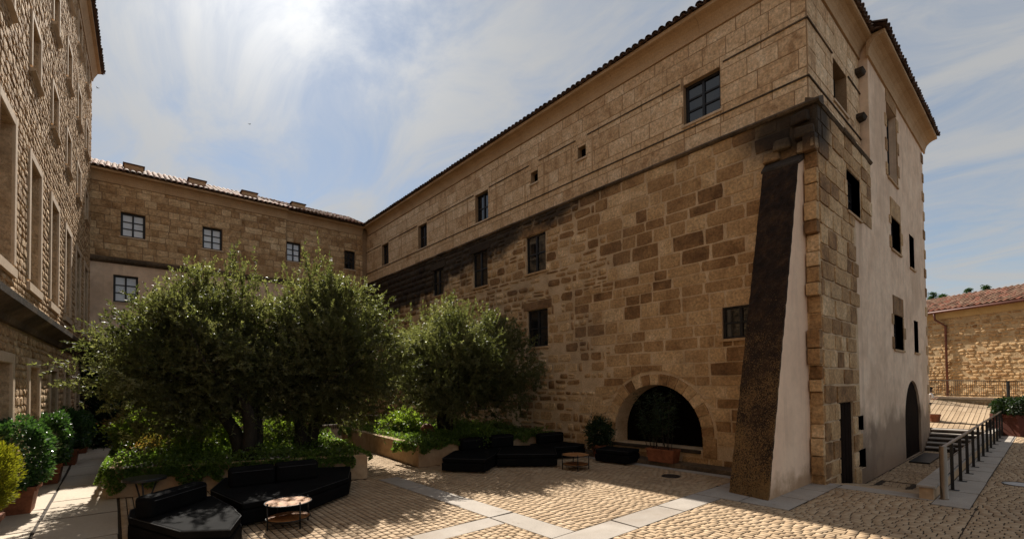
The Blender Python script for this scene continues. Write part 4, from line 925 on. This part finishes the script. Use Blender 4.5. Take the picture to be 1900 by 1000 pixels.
def ivy(poly, inset_edges, h, seed, label, hz, skipedge=(), dens=650, mound=.20, drape=None):
    """ground cover over the planter top, hanging over the given edges"""
    xs=[p[0] for p in poly]; ys=[p[1] for p in poly]; A=(max(xs)-min(xs))*(max(ys)-min(ys)); n=int(A*dens)
    Q=np.column_stack([rng.uniform(min(xs)-.05,max(xs)+.05,n),rng.uniform(min(ys)-.05,max(ys)+.05,n)]); Q=Q[[inpoly(q,poly) for q in Q]]
    hh=hz+mound*(1+np.sin(Q[:,0]*2.3+seed)*np.cos(Q[:,1]*1.9))*rng.random(len(Q))+.03
    P=[np.column_stack([Q,hh])]; D=[np.column_stack([rng.normal(size=(len(Q),2)),np.abs(rng.normal(size=len(Q)))*.7+.15])]
    for (a,b_,drop,dens2) in drape:
        a=np.array(a);b_=np.array(b_); e=b_-a; l_=np.hypot(*e); e/=l_; nrm=np.array([e[1],-e[0]]); m=int(l_*dens2)
        u=rng.random(m)*l_; lim=drop*(.45+.55*np.abs(np.sin(u*2.1+seed)*np.cos(u*.9+seed*2)))*(.7+.3*np.sin(u*9))
        z=hz+.10-(rng.random(m)**1.1)*lim; bulge=.05+.13*rng.random(m)*np.clip((hz+.12-z)/.3,.35,1)
        pos=a+e*u[:,None]+nrm*(bulge*rng.choice([1,1,1,-.6],m))[:,None]; P.append(np.column_stack([pos,z])); D.append(np.column_stack([nrm[0]+rng.normal(size=m)*.7,nrm[1]+rng.normal(size=m)*.7,rng.normal(size=m)*.5-.25]))
    P=np.concatenate(P);D=np.concatenate(D); c=P.mean(0)
    o=leaf_mesh('ground_ivy',P,D,.062,.058,l_ivy,None,tuple(c),'stuff'); return tag(o,label,'ivy')
ivy([(-.02,13.6),(5.0,11.8),(6.1,18.6),(5.5,20.9),(.3,20.9)],None,.62,1,'green ivy covering the left planter and hanging over its front wall',.55,drape=[((-.1,13.55),(2.0,12.8),.72,2000),((2.0,12.8),(3.9,12.1),.26,600),((3.9,12.1),(4.75,11.82),.5,1300),((5.05,11.7),(6.15,18.6),.25,300),((.25,21),(-.1,13.55),.62,1100)])
ivy([(6.9,12.3),(9.2,12.0),(12.2,12.2),(12.2,20),(7.65,20)],None,.66,2,'green ivy covering the right planter and trailing down its front corner',.60,drape=[((6.82,12.2),(7.35,12.13),.45,1500),((6.82,13.6),(6.82,12.2),.55,900),((7.3,12.14),(9.2,11.95),.30,700),((9.2,11.95),(12.3,12.1),.36,700),((7.55,20.2),(7.45,18.6),.6,700)])
# shrubs in the planters
for (x,y,d,rx,rz,n,L_,W_,m,lab) in (
    (262,820,13.6,.75,.62,5200,.085,.05,l_shr,'loose bright shrub at the left end of the planter behind the path'),
    (330,800,15.0,.95,.85,8000,.085,.05,l_shr,'large leafy shrub under the left olive crown with sunlit top'),
    (395,808,14.2,.80,.72,6000,.08,.045,l_shr,'rounded leafy shrub just left of the thick dark olive trunk'),
    (285,850,12.9,.55,.30,2800,.05,.035,l_red,'low shrub with reddish tips above the ivy'),
    (520,835,13.8,.60,.50,4600,.08,.05,l_shr,'low sunlit shrub to the right of the dark olive trunk'),
    (240,772,16.5,.60,.60,3200,.09,.05,l_red,'brownish flowering shrub beside the far end of the path'),
    (745,790,17.6,.75,.50,4200,.10,.06,l_shr,'bright green shrub behind the ivy at the left of the forked olive'),
    (880,812,15.2,.70,.36,2600,.09,.055,l_ivy,'low dark shrub at the foot of the forked olive tree'),
    (352,848,12.6,.60,.34,3000,.07,.04,l_shr,'low yellow-green shrub in front of the olive trunk')):
    p=wpx(x,y,d); shrub('shrub',(p.x,p.y,.5),(rx,rx*.9,rz),n,L_,W_,m,lab,group='shrubs in the planters')
# round brown ball in the right planter
mb=MB(); p=wpx(793,785,16.0)
mb.lathe([(.001,-.24)]+[(.25*math.sin(t),-.25*math.cos(t)) for t in [math.pi*i/10 for i in range(1,10)]]+[(.001,.25)],(p.x,p.y,.86),14); mb.build('terracotta_ball',m_terr,None,smooth=True)
tag(bpy.data.objects['terracotta_ball'],'brown round ball ornament among the ivy beside the forked olive','garden ornament')
# dark creeper mass in the shaded corner
for (x,y,zt,rx,n,lab) in ((-.25,25.9,4.3,.75,9000,'tall dark creeper against the left wall in the shaded corner'),(.9,28.6,5.0,1.2,9000,'dark climbing plant filling the foot of the corner under the back wing')):
    t=thing('climbing_plant',(x,y,0),lab,'climbing plant'); n_=n
    P=np.column_stack([x+rng.normal(size=n_)*rx*.45,y+rng.normal(size=n_)*rx*.6,rng.random(n_)**.8*zt]); leaf_mesh('foliage',P,rng.normal(size=(n_,3)),.13,.09,l_deep,t,(x,y,zt/2))
    mb=MB()
    for k in range(5): mb.tube([(x+k*.08-.2,y,0),(x+k*.16-.4,y+.1,zt*.5),(x+k*.1-.1,y,zt*.85)],[.03,.02,.01],5)
    mb.build('stem',m_bark,t)
# potted hedge bushes along the left wall
def potted(x,y,lab,leaf,wx,h,n,L_,W_,kind='bush'):
    ang=-math.atan(KL); t=thing('potted_bush' if kind=='bush' else 'potted_thuja',(x,y,0),lab,'potted plant','potted plants along the left wall')
    mb=MB(); c,s_=math.cos(ang),math.sin(ang)
    def sq(r,z): return [(x+(c*a-s_*b_)*r,y+(s_*a+c*b_)*r,z) for a,b_ in ((-1,-1),(1,-1),(1,1),(-1,1))]
    V=sq(.235,0)+sq(.30,.44)+sq(.335,.44)+sq(.335,.52)+sq(.29,.52)+sq(.28,.40); F=[(3,2,1,0)]
    for k in range(5): F+=[(4*k+i,4*k+(i+1)%4,4*k+4+(i+1)%4,4*k+4+i) for i in range(4)]
    F.append((20,21,22,23)); mb.add(V,F); mb.build('pot',m_terr,t,fix=True)
    mb=MB(); mb.prism([(q[0],q[1]) for q in sq(.27,0)],.38,.46); mb.build('soil',m_soil,t)
    mb=MB(); [mb.tube([(x+.05*k-.1,y,.42),(x+.09*k-.18,y+.05,1.1)],.018,5) for k in range(4)]; mb.build('stem',m_bark,t)
    cz=.45+(h-.45)*.5; v=unit(n)
    if kind=='bush':
        v=np.sign(v)*np.abs(v)**.72; rr=(.62+.38*rng.random(n)**.5)[:,None]; lob=(1+.07*np.sin(7*v[:,0]+y)+.07*np.sin(6*v[:,1]+x*9)+.06*np.sin(8*v[:,2]))[:,None]
        P=np.array([x,y,cz])+v*rr*lob*np.array([wx,wx*1.05,(h-.45)*.55])*.92; D=v*.9+rng.normal(size=(n,3))*.7
        leaf_mesh('foliage',P,D,L_,W_,leaf,t,(x,y,cz))
    else:
        # flat upright fan sprays of golden scale leaves
        k=420; sp=unit(k); sp=sp*np.array([wx,wx,(h-.5)*.5])*(.5+.5*rng.random(k)**.5)[:,None]*(1-.25*np.clip(sp[:,2:],0,1)); sp+=np.array([x,y,cz+.05]); P=[];D=[]
        for q in sp:
            o_=q-np.array([x,y,cz-.5]); o_/=np.linalg.norm(o_); a=np.cross(o_,rng.normal(size=3)); a/=np.linalg.norm(a); m=80
            u=rng.uniform(-1,1,m); w_=rng.random(m); P.append(q+a*(u*.12*(1-.3*w_))[:,None]+o_*(w_*.17)[:,None]+rng.normal(size=(m,3))*.008); D.append(o_*1.0+a*(u*.7)[:,None]+rng.normal(size=(m,3))*.12)
        leaf_mesh('foliage',np.concatenate(P),np.concatenate(D),L_,W_,leaf,t,(x,y,cz))
    return t
potted(-1.60,10.3,'golden yellow thuja in a terracotta pot, nearest on the left path',l_yel,.46,1.80,0,.045,.014,'thuja')
for i,(y,lab,h,wx) in enumerate(((13.3,'glossy laurel bush in a square terracotta pot, right behind the golden thuja',1.76,.52),(16.9,'glossy laurel bush in a terracotta pot, middle one of the three sunlit laurels',1.74,.54),(20.6,'glossy laurel bush in a terracotta pot, farthest of the three sunlit laurels',1.74,.58),(24.0,'dark shaded laurel bush in a pot near the corner at the end of the path',1.5,.55))):
    potted(-1.40+.0425*(y-13.5)-.03,y,lab,l_dark,wx,h,7500,.085,.045)

# ================================================================== GARDEN FURNITURE
def sofa(loc, label, seat_poly, zs, backs, grp='black lounge sofas'):
    t=thing('lounge_sofa',loc,label,'sofa',grp)
    mb=MB(); mb.prism(seat_poly,.05,zs-.13); mb.build('base',m_blk,t,fix=True,bevel=.03)
    c=(sum(p[0] for p in seat_poly)/len(seat_poly),sum(p[1] for p in seat_poly)/len(seat_poly)); q=[(c[0]+(p[0]-c[0])*.985,c[1]+(p[1]-c[1])*.985) for p in seat_poly]
    mb=MB(); mb.prism(q,zs-.125,zs); sc_=mb.build('seat_cushion',m_blk,t,fix=True,bevel=.035)
    mb=MB(); mb.tube([(p[0],p[1],zs-.012) for p in q]+[(q[0][0],q[0][1],zs-.012)],.007,5,False); mb.build('piping',m_pip,sc_)
    for (a,b_,th,z0,z1) in backs:
        a=Vector((*a,0));b_=Vector((*b_,0)); e=(b_-a).normalized(); n_=Vector((-e.y,e.x,0))
        k=max(1,round((b_-a).length/.85))
        for i in range(k):
            p=a.lerp(b_,i/k)+e*.008; q_=a.lerp(b_,(i+1)/k)-e*.008; zz=z1+random.uniform(-.015,.015)
            mb=MB(); mb.prism([tuple(p[:2]),tuple(q_[:2]),tuple((q_+n_*th)[:2]),tuple((p+n_*th)[:2])],z0,zz); bk=mb.build('backrest',m_blk,t,fix=True,bevel=.07)
            mb=MB(); mb.tube([tuple(p+e*.05-n_*.004+Vector((0,0,zz-.075))),tuple(q_-e*.05-n_*.004+Vector((0,0,zz-.075)))],.007,5); mb.build('piping',m_pip,bk)
    return t
def P2_(x,y,z): p=pix(x,y,Z=z); return (p.x,p.y)
sofa((1,9.2,0),'black angular lounge seat with slanted bolster at the bottom left beside the high round table',[P2_(237,958,.42),P2_(335,985,.42),P2_(428,982,.42),P2_(449,955,.42),P2_(432,938,.42),P2_(395,918,.42),P2_(300,928,.42),P2_(240,944,.42)],.42,
     [(P2_(280,962,.42),P2_(388,925,.42),.30,.40,.74)])
sofa((3,10.8,0),'long black lounge sofa with high backrest against the left planter',[P2_(448,934,.42),P2_(560,915,.42),P2_(648,885,.42),P2_(652,864,.42),P2_(590,866,.42),P2_(415,885,.42),P2_(388,908,.42)],.42,
     [(P2_(424,906,.42),P2_(592,886,.42),.34,.40,.80)])
sofa((8,10.9,0),'black lounge sofa with backrest standing left of the far round coffee table',[P2_(819,848,.42),P2_(901,850,.42),P2_(918,841,.42),P2_(930,826,.42),P2_(856,826,.42)],.40,[(P2_(858,835,.42),P2_(908,829,.42),.28,.38,.76)])
sofa((9.6,10.6,0),'wide black lounge sofa joined on the right, low seat end by the coffee table',[P2_(921,841,.42),P2_(1034,840,.42),P2_(1030,828,.42),P2_(990,824,.42),P2_(932,825,.42)],.40,[(P2_(912,830,.42),P2_(955,826,.42),.28,.38,.78)])
sofa((11.3,10.9,0),'black lounge sofa in deep shade behind the far coffee table',[(10.35,10.6),(11.4,10.1),(12.05,10.3),(12.05,11.5),(10.7,11.6)],.40,[((10.9,11.3),(12.0,11.2),.26,.38,.74)])
sofa((11.7,8.8,0),'square black ottoman on the paving in front of the arch',[(11.22,9.22),(11.42,8.12),(12.22,8.28),(12.02,9.38)],.42,[])
def coffee(loc, label, r, h, rz):
    t=thing('coffee_table',loc,label,'table','round coffee tables with wooden tops'); x,y,_=loc
    mb=MB(); mb.lathe([(r-.02,h-.03),(r,h-.025),(r,h-.005),(r-.015,h)],(x,y,0),36); mb.build('tabletop',m_wood,t)
    mb=MB(); mb.tube([(x+(r+.012)*math.cos(a),y+(r+.012)*math.sin(a),h-.012) for a in [2*math.pi*i/36 for i in range(37)]],.011,6,False); mb.build('rim',m_blkm,t,smooth=True)
    mb=MB(); mb.lathe([(r-.03,.13),(r-.02,.135),(r-.02,.155),(r-.03,.16)],(x,y,0),36); mb.build('lower_shelf',m_wood,t)
    mb=MB(); mb.tube([(x+(r-.008)*math.cos(a),y+(r-.008)*math.sin(a),.145) for a in [2*math.pi*i/36 for i in range(37)]],.011,6,False); mb.build('shelf_rim',m_blkm,t,smooth=True)
    for k in range(4):
        a=rz+k*math.pi/2; mb=MB(); mb.tube([(x+(r+.005)*math.cos(a),y+(r+.005)*math.sin(a),.0),(x+(r+.005)*math.cos(a),y+(r+.005)*math.sin(a),h+.03)],.014,6); mb.build('leg',m_blkm,t,smooth=True)
p=pix(538,974,Z=0); coffee((p.x-.02,p.y+.02,0),'round two-tier coffee table with orange-brown wooden top, the near one at the bottom',.36,.42,.25)
p=pix(1068,870,Z=0); coffee((p.x,p.y,0),'round two-tier coffee table with sunlit wooden top, the far one beside the ottoman',.37,.42,.9)
t=thing('side_table',(.46,11.05,0),'high round black table at the left end of the lounge seats','table'); 
mb=MB(); mb.lathe([(.30,.70),(.335,.71),(.335,.745),(.32,.755),(.001,.755)],(.46,11.05,0),32); mb.build('tabletop',m_blkm,t)
for k in range(3):
    a=k*2.09+.3; mb=MB(); mb.tube([(.46+.23*math.cos(a),11.05+.23*math.sin(a),0),(.46+.10*math.cos(a),11.05+.10*math.sin(a),.4),(.46+.2*math.cos(a),11.05+.2*math.sin(a),.72)],.016,6); mb.build('leg',m_blkm,t,smooth=True)
# dining tables and chairs under the trees
def dtable():
    t=bpy.data.objects.new('dining_table',None); COL.objects.link(t); WL[t.name]=Vector((0,0,0))
    mb=MB(); mb.box((0,0,.735),(1.5,.8,.03)); mb.build('tabletop',m_conc,t,local=True)
    for sx in (-1,1):
        for sy in (-1,1): mb=MB(); mb.box((sx*.68,sy*.34,.36),(.05,.05,.72)); mb.build('leg',m_blkm,t,local=True)
    return t
def dchair():
    t=bpy.data.objects.new('dining_chair',None); COL.objects.link(t); WL[t.name]=Vector((0,0,0))
    mb=MB(); mb.box((0,0,.45),(.43,.43,.03)); mb.build('seat',m_blkm,t,local=True)
    for sx in (-1,1):
        mb=MB(); mb.tube([(sx*.2,-.2,0),(sx*.19,-.19,.44)],.014,5); mb.build('leg',m_blkm,t,local=True)
        mb=MB(); mb.tube([(sx*.2,.22,0),(sx*.19,.2,.45),(sx*.18,.26,.88)],.014,5); mb.build('leg',m_blkm,t,local=True)
    for z in (.58,.68,.78,.86): mb=MB(); mb.box((0,.235+(z-.58)*.12,z),(.37,.015,.045)); mb.build('backrest_slat',m_blkm,t,local=True)
    return t
def cp(o,par=None):
    c=o.copy(); COL.objects.link(c); c.parent=par
    for ch in list(o.children): cp(ch,c)
    return c
CHS=[]; dt=dtable(); dc=dchair(); first=True; firstc=True
CH=(('table seen left of the walkway between the planters','left'),)
for i,(px_,py_,zz,rz,lab) in enumerate(((563,772,.75,.65,'dark dining table in the walkway behind the left planter'),(512,762,.75,.6,'dining table in deep shade behind the shrubs of the left planter'),(655,756,.75,.5,'dining table near the back doorway in the shade'),(707,763,.75,.75,'dining table right of the back doorway against the stone wall'))):
    p=pix(px_,py_,Z=zz); q=Vector((min(p.x,11.6),min(p.y,28.6),0)); 
    if i==1: q=Vector((6.2,26.5,0))
    if i==0: q=Vector((7.3,24.6,0))
    if i==2: q=Vector((9.6,27.6,0))
    if i==3: q=Vector((10.9,25.6,0))
    t=dt if i==0 else cp(dt); t.location=q; t.rotation_euler=(0,0,-YAW*0+rz-1.3); tag(t,lab,'table','dining tables under the trees')
    for k,(dx,dy,cz) in enumerate(((-.4,.62,0),(.4,.62,0),(-.4,-.62,math.pi),(.4,-.62,math.pi))):
        c=dc if (i==0 and k==0) else cp(dc); m_=Matrix.Rotation(t.rotation_euler.z,3,'Z'); c.location=q+m_@Vector((dx,dy,0)); c.rotation_euler=(0,0,t.rotation_euler.z+cz+random.uniform(-.2,.2))
        CHS.append((c,i)); tag(c,'dark slatted dining chair at the '+('table in the walkway','table behind the shrubs','table near the back doorway','table against the stone wall')[i],'chair','dining chairs at the '+('walkway table','table behind the shrubs','doorway table','stone wall table')[i])
for i in range(4):      # which chair is which at each table, as seen from the courtyard
    g_=sorted([c for c,k in CHS if k==i],key=lambda c:-proj(c.location+Vector((0,0,.5)))[2] if proj(c.location) else 0)
    far_,near_=sorted(g_[:2],key=lambda c:proj(c.location)[0]),sorted(g_[2:],key=lambda c:proj(c.location)[0])
    for c,w_ in zip(far_+near_,('far side, left','far side, right','near side, left','near side, right')): c['label']=c['label']+', '+w_
# bamboo in a long terracotta trough before the arch
t=thing('potted_bamboo',(12.05,7.45,0),'bamboo in a long terracotta trough standing before the dark arch','potted plant')
def trough(t,x,y,hw,hl,h,z0,rz=0,m=None):
    c,s_=math.cos(rz),math.sin(rz)
    def sq(a_,b2,z): return [(x+c*a*a_-s_*b_*b2,y+s_*a*a_+c*b_*b2,z) for a,b_ in ((-1,-1),(1,-1),(1,1),(-1,1))]
    V=sq(hw*.82,hl*.88,z0)+sq(hw*.96,hl*.97,z0+h*.85)+sq(hw,hl,z0+h*.85)+sq(hw,hl,z0+h)+sq(hw*.9,hl*.94,z0+h)+sq(hw*.88,hl*.92,z0+h*.85); F=[(3,2,1,0)]
    for k in range(5): F+=[(4*k+i,4*k+(i+1)%4,4*k+4+(i+1)%4,4*k+4+i) for i in range(4)]
    mb=MB(); mb.add(V,F+[(20,21,22,23)]); mb.build('pot',m or m_terr,t,fix=True); mb=MB(); mb.prism([(q[0],q[1]) for q in sq(hw*.86,hl*.9,0)],z0+h*.8,z0+h*.9); mb.build('soil',m_soil,t)
trough(t,12.15,7.45,.2,.45,.38,.13)
P=[];D=[];mb=MB()
for k in range(16):
    b0=np.array([12.15+rng.uniform(-.12,.12),7.45+rng.uniform(-.4,.55),.48]); dr=np.array([rng.normal()*.12,rng.normal()*.28,1.]); ln=rng.uniform(.9,1.75)
    e=b0+dr*ln; mb.tube([b0,b0+dr*ln*.5,e],[.010,.008,.004],5)
    for s_ in np.linspace(.35,1,15):
        m=7; P.append(b0+dr*ln*s_+rng.normal(size=(m,3))*.05); D.append(rng.normal(size=(m,3))*np.array([1,1,.5])+np.array([0,0,-.35]))
mb.build('cane',m_bark,t); leaf_mesh('foliage',np.concatenate(P),np.concatenate(D),.15,.022,l_deep,t,(12.15,7.45,1.3))
shrub('potted_shrub',(12.1,9.75,.3),(.38,.38,.5),2600,.09,.05,l_deep,'dark bushy shrub in a pot at the left foot of the arch','potted plant'); tp=bpy.data.objects['potted_shrub']; 
mb=MB(); mb.lathe([(.16,.0),(.25,.36),(.27,.36),(.27,.42),(.22,.42),(.22,.38),(.001,.38)],(12.1,9.75,0),18); mb.build('pot',m_terr,tp)
# large trough with bush at the right edge
t=thing('potted_bush',(29.6,.9,0),'big dark bush in a wide tapered terracotta trough at the right edge','potted plant'); rz=YAW
cx,cy=29.75,.72; c_,s_=math.cos(rz),math.sin(rz)
trough(t,cx,cy,1.15,.55,.92,0,rz,M('shade_darkened_pot',[(.07,.022,.014),(.11,.035,.022)],grain=.15,bump=.1))  # pot colour darkened to stand for the shade lying on it
n_=9000; v=unit(n_); v=np.sign(v)*np.abs(v)**.8; lob=(.7+.3*rng.random(n_))[:,None]*(1+.1*np.sin(6*v[:,0])+.08*np.sin(8*v[:,1]))[:,None]; q=v*lob*np.array([1.3,.75,.45]); P=np.column_stack([cx+q[:,0]*c_-q[:,1]*s_,cy+q[:,0]*s_+q[:,1]*c_,1.18+q[:,2]])
leaf_mesh('foliage',P,v+rng.normal(size=(n_,3))*.8,.11,.06,l_deep,t,(cx,cy,1.2))  # darkest leaf colour chosen to carry the shade on this bush
t=thing('flower_pot',(28.6,3.62,.4),'small terracotta pot at the head of the steps against the building corner','pot'); mb=MB(); mb.lathe([(.16,.45),(.22,.86),(.24,.86),(.24,.95),(.19,.95),(.19,.9),(.001,.9)],(28.6,3.62,-.1),16); mb.build('pot',m_terr,t); mb=MB(); mb.lathe([(.18,.88),(.001,.92)],(28.6,3.62,-.1),12); mb.build('soil',m_soil,t)
# covers, mat
def cover(x,y,r,lab):
    t=thing('manhole_cover',(x,y,0),lab,'manhole cover'); mb=MB(); mb.lathe([(r,.0),(r,.006),(r-.02,.010),(.001,.010)],(x,y,0),28); mb.build('lid',m_covr,t)
    mb=MB(); mb.tube([(x+(r+.02)*math.cos(a),y+(r+.02)*math.sin(a),.004) for a in [2*math.pi*i/28 for i in range(29)]],.012,6,False); mb.build('frame_ring',m_blkm,t)
cover(15.75,.55,.28,'pale round metal cover in the paving right of the handrail')
t=thing('manhole_cover',(10.95,6.5,0),'dark round drain cover in the shaded paving before the arch','manhole cover'); mb=MB(); mb.lathe([(.2,.0),(.2,.006),(.19,.008),(.001,.008)],(10.95,6.5,0),24); mb.build('lid',m_pavm,t); mb=MB(); mb.tube([(10.95+.22*math.cos(a),6.5+.22*math.sin(a),.004) for a in [2*math.pi*i/28 for i in range(29)]],.014,6,False); mb.build('frame_ring',m_blkm,t)
mb=MB(); mb.box((22.6,3.1,LZ+.03),(2.9,.55,.05)); o=mb.build('door_mat',m_blkm,None,bevel=.01); tag(o,'long black mat on the lane before the tall dark arch','mat')
t=thing('garden_light',(23.3,2.45,LZ),'small black floor light standing on the lane near the arch','lamp'); mb=MB(); mb.lathe([(.10,0),(.10,.02),(.02,.04)],(23.3,2.45,LZ),14); mb.build('foot',m_blkm,t); mb=MB(); mb.lathe([(.02,.04),(.02,.28),(.05,.30),(.05,.42),(.001,.43)],(23.3,2.45,LZ),12); mb.build('lamp_head',m_blkm,t)

# ================================================================== CONIFERS behind the far building
for i,(x,yt,d,h,w_) in enumerate(((1731,541,62,6,2.2),(1750,545,62,5.5,2.0),(1774,552,64,4.5,1.8),(1798,535,60,6,1.6),(1829,528,60,6.5,1.6))):
    p=wpx(x,yt,d); lab=('dark conifer right beside the building corner, leftmost of the row','bushy conifer second from the building corner','small pale conifer in the middle of the row','narrow dark conifer second from the right','tallest pointed conifer at the right end of the row')[i]
    t=thing('conifer_tree',(p.x,p.y,0),lab,'tree','conifers above the far roof'); mb=MB(); mb.tube([(p.x,p.y,0),(p.x,p.y,p.z-.3)],[.28,.04],7); mb.build('trunk',m_bark,t)
    P=[];D=[]
    for k in range(95):
        f=rng.random()**.8; z=p.z-f*h; r_=w_*(.08+f*.75)*rng.uniform(.6,1.1); a=rng.random()*6.283; m=60; s_=rng.random(m)
        dirv=np.array([math.cos(a),math.sin(a),.15]); P.append(np.array([p.x,p.y,z])+dirv*(s_*r_)[:,None]+rng.normal(size=(m,3))*np.array([.14,.14,.07])); D.append(dirv+rng.normal(size=(m,3))*.6)
    leaf_mesh('crown',np.concatenate(P),np.concatenate(D),.26,.09,l_pine,t,tuple(p))

# ================================================================== PERSON half hidden by the corner
def skin(name, V, E_, Rd, mat, parent, wl, sub=2):
    me=bpy.data.meshes.new(name); me.from_pydata([tuple(v) for v in V],E_,[]); o=bpy.data.objects.new(name,me); COL.objects.link(o)
    md=o.modifiers.new('s','SKIN'); md.use_smooth_shade=True
    for i,r_ in enumerate(Rd): me.skin_vertices[0].data[i].radius=(r_,r_) if not isinstance(r_,tuple) else r_
    me.skin_vertices[0].data[0].use_root=True
    o.modifiers.new('u','SUBSURF').levels=sub
    dg=bpy.context.evaluated_depsgraph_get(); m2=bpy.data.meshes.new_from_object(o.evaluated_get(dg)); bpy.data.objects.remove(o)
    m2.name=name; m2.materials.clear(); m2.materials.append(mat); o=bpy.data.objects.new(name,m2); COL.objects.link(o); o.parent=parent; o.location=(0,0,0); WL[o.name]=WL[parent.name]; return o
m_skin=M('warm_skin',[(.42,.24,.16),(.50,.30,.21)],grain=.05,bump=0,rough=.5); m_hair=M('black_hair',[(.008,.006,.005),(.02,.014,.01)],grain=.3,bump=.3,gscale=60,rough=.5); m_shirt=M('white_shirt',[(.62,.60,.57),(.74,.72,.69)],grain=.05,bump=.1); m_jean=M('dark_trousers',[(.02,.025,.04),(.04,.045,.06)],grain=.1,bump=.1)
pp=Vector((28.8,3.92,.50)); pe=thing('person',pp,'person with dark hair and white top bending forward at the building corner, half hidden','person'); pe.rotation_euler=(0,0,R(-50))
# pose: walks towards +x, leaning forward, looking down at the hands
V=[(0,0,.84),(.03,0,1.0),(.09,0,1.17),(.14,0,1.28),(.17,0,1.36),(.20,0,1.44),(.225,0,1.53),
   (0,.09,.80),(.06,.10,.44),(.0,.10,.07),(.12,.10,.03),(0,-.09,.80),(-.06,-.10,.44),(-.17,-.10,.09),(-.05,-.10,.03),
   (.13,.16,1.26),(.17,.20,1.01),(.36,.12,1.04),(.42,.10,1.08),(.13,-.16,1.26),(.17,-.20,1.01),(.36,-.12,1.05),(.42,-.10,1.09)]
E_=[(0,1),(1,2),(2,3),(3,4),(4,5),(5,6),(0,7),(7,8),(8,9),(9,10),(0,11),(11,12),(12,13),(13,14),(3,15),(15,16),(16,17),(17,18),(3,19),(19,20),(20,21),(21,22)]
Rd=[.12,.115,.13,.11,.05,.085,.075,.085,.058,.038,.035,.085,.058,.038,.035,.05,.036,.025,.028,.05,.036,.025,.028]
body=skin('body',V,E_,Rd,m_skin,pe,pp)
skin('shirt',[(0,0,.82),(.03,0,1.0),(.09,0,1.17),(.14,0,1.29),(.13,.16,1.26),(.165,.2,1.05),(.13,-.16,1.26),(.165,-.2,1.05)],[(0,1),(1,2),(2,3),(3,4),(4,5),(3,6),(6,7)],[.14,.135,.15,.115,.065,.055,.065,.055],m_shirt,pe,pp)
skin('trousers',[(0,0,.84),(0,.09,.78),(.06,.10,.44),(.0,.10,.10),(0,-.09,.78),(-.06,-.10,.44),(-.17,-.10,.12)],[(0,1),(1,2),(2,3),(0,4),(4,5),(5,6)],[.135,.10,.07,.055,.10,.07,.055],m_jean,pe,pp)
skin('hair',[(.16,0,1.50),(.175,0,1.55),(.12,0,1.42),(.09,0,1.30)],[(0,1),(0,2),(2,3)],[.10,.075,.08,.05],m_hair,pe,pp)
mb=MB()
for s_ in (-1,1):
    mb.lathe([(.001,-.01),(.01,0),(.001,.01)],(.29,s_*.03,1.50),6)
mb.build('eyes',m_hair,pe,local=True); 
for s_ in (-1,1):
    for k in range(5):
        mb=MB(); b0=Vector((.42,s_*.10+(k-2)*.012*(1 if k else 1.3),1.085)); mb.tube([b0,b0+Vector((.04,-s_*.004,.012)),b0+Vector((.06,-s_*.008,-.005))] if k else [b0,b0+Vector((.02,-s_*.03,.02))],[.009,.008,.006],6); mb.build('finger',m_skin,pe,local=True)

# two birds high over the courtyard
for i,(x,y,d,lab) in enumerate(((463,231,45,'tiny dark bird flying over the middle of the courtyard'),(181,164,40,'tiny dark bird flying beside the left roof corner'))):
    p=wpx(x,y,d); t=thing('bird',p,lab,'bird','birds in the sky'); mb=MB()
    mb.tube([(-.09,0,0),(-.05,0,.0),(.02,0,.01),(.07,0,.015),(.10,0,.01)],[.006,.022,.026,.017,.004],7); mb.add([(-.09,0,0),(-.15,.025,0),(-.15,-.025,0)],[(0,1,2)]); mb.build('body',m_hair,t,local=True)
    for s_ in (-1,1):
        mb=MB(); mb.add([(.03,0,.015),(-.03,0,.012),(-.02,s_*.11,.05),(.03,s_*.10,.055),(-.05,s_*.21,.03)],[(0,1,2,3),(3,2,4)]); mb.build('wing',m_hair,t,local=True)
    t.rotation_euler=(0,.2,i*2.1+.5)
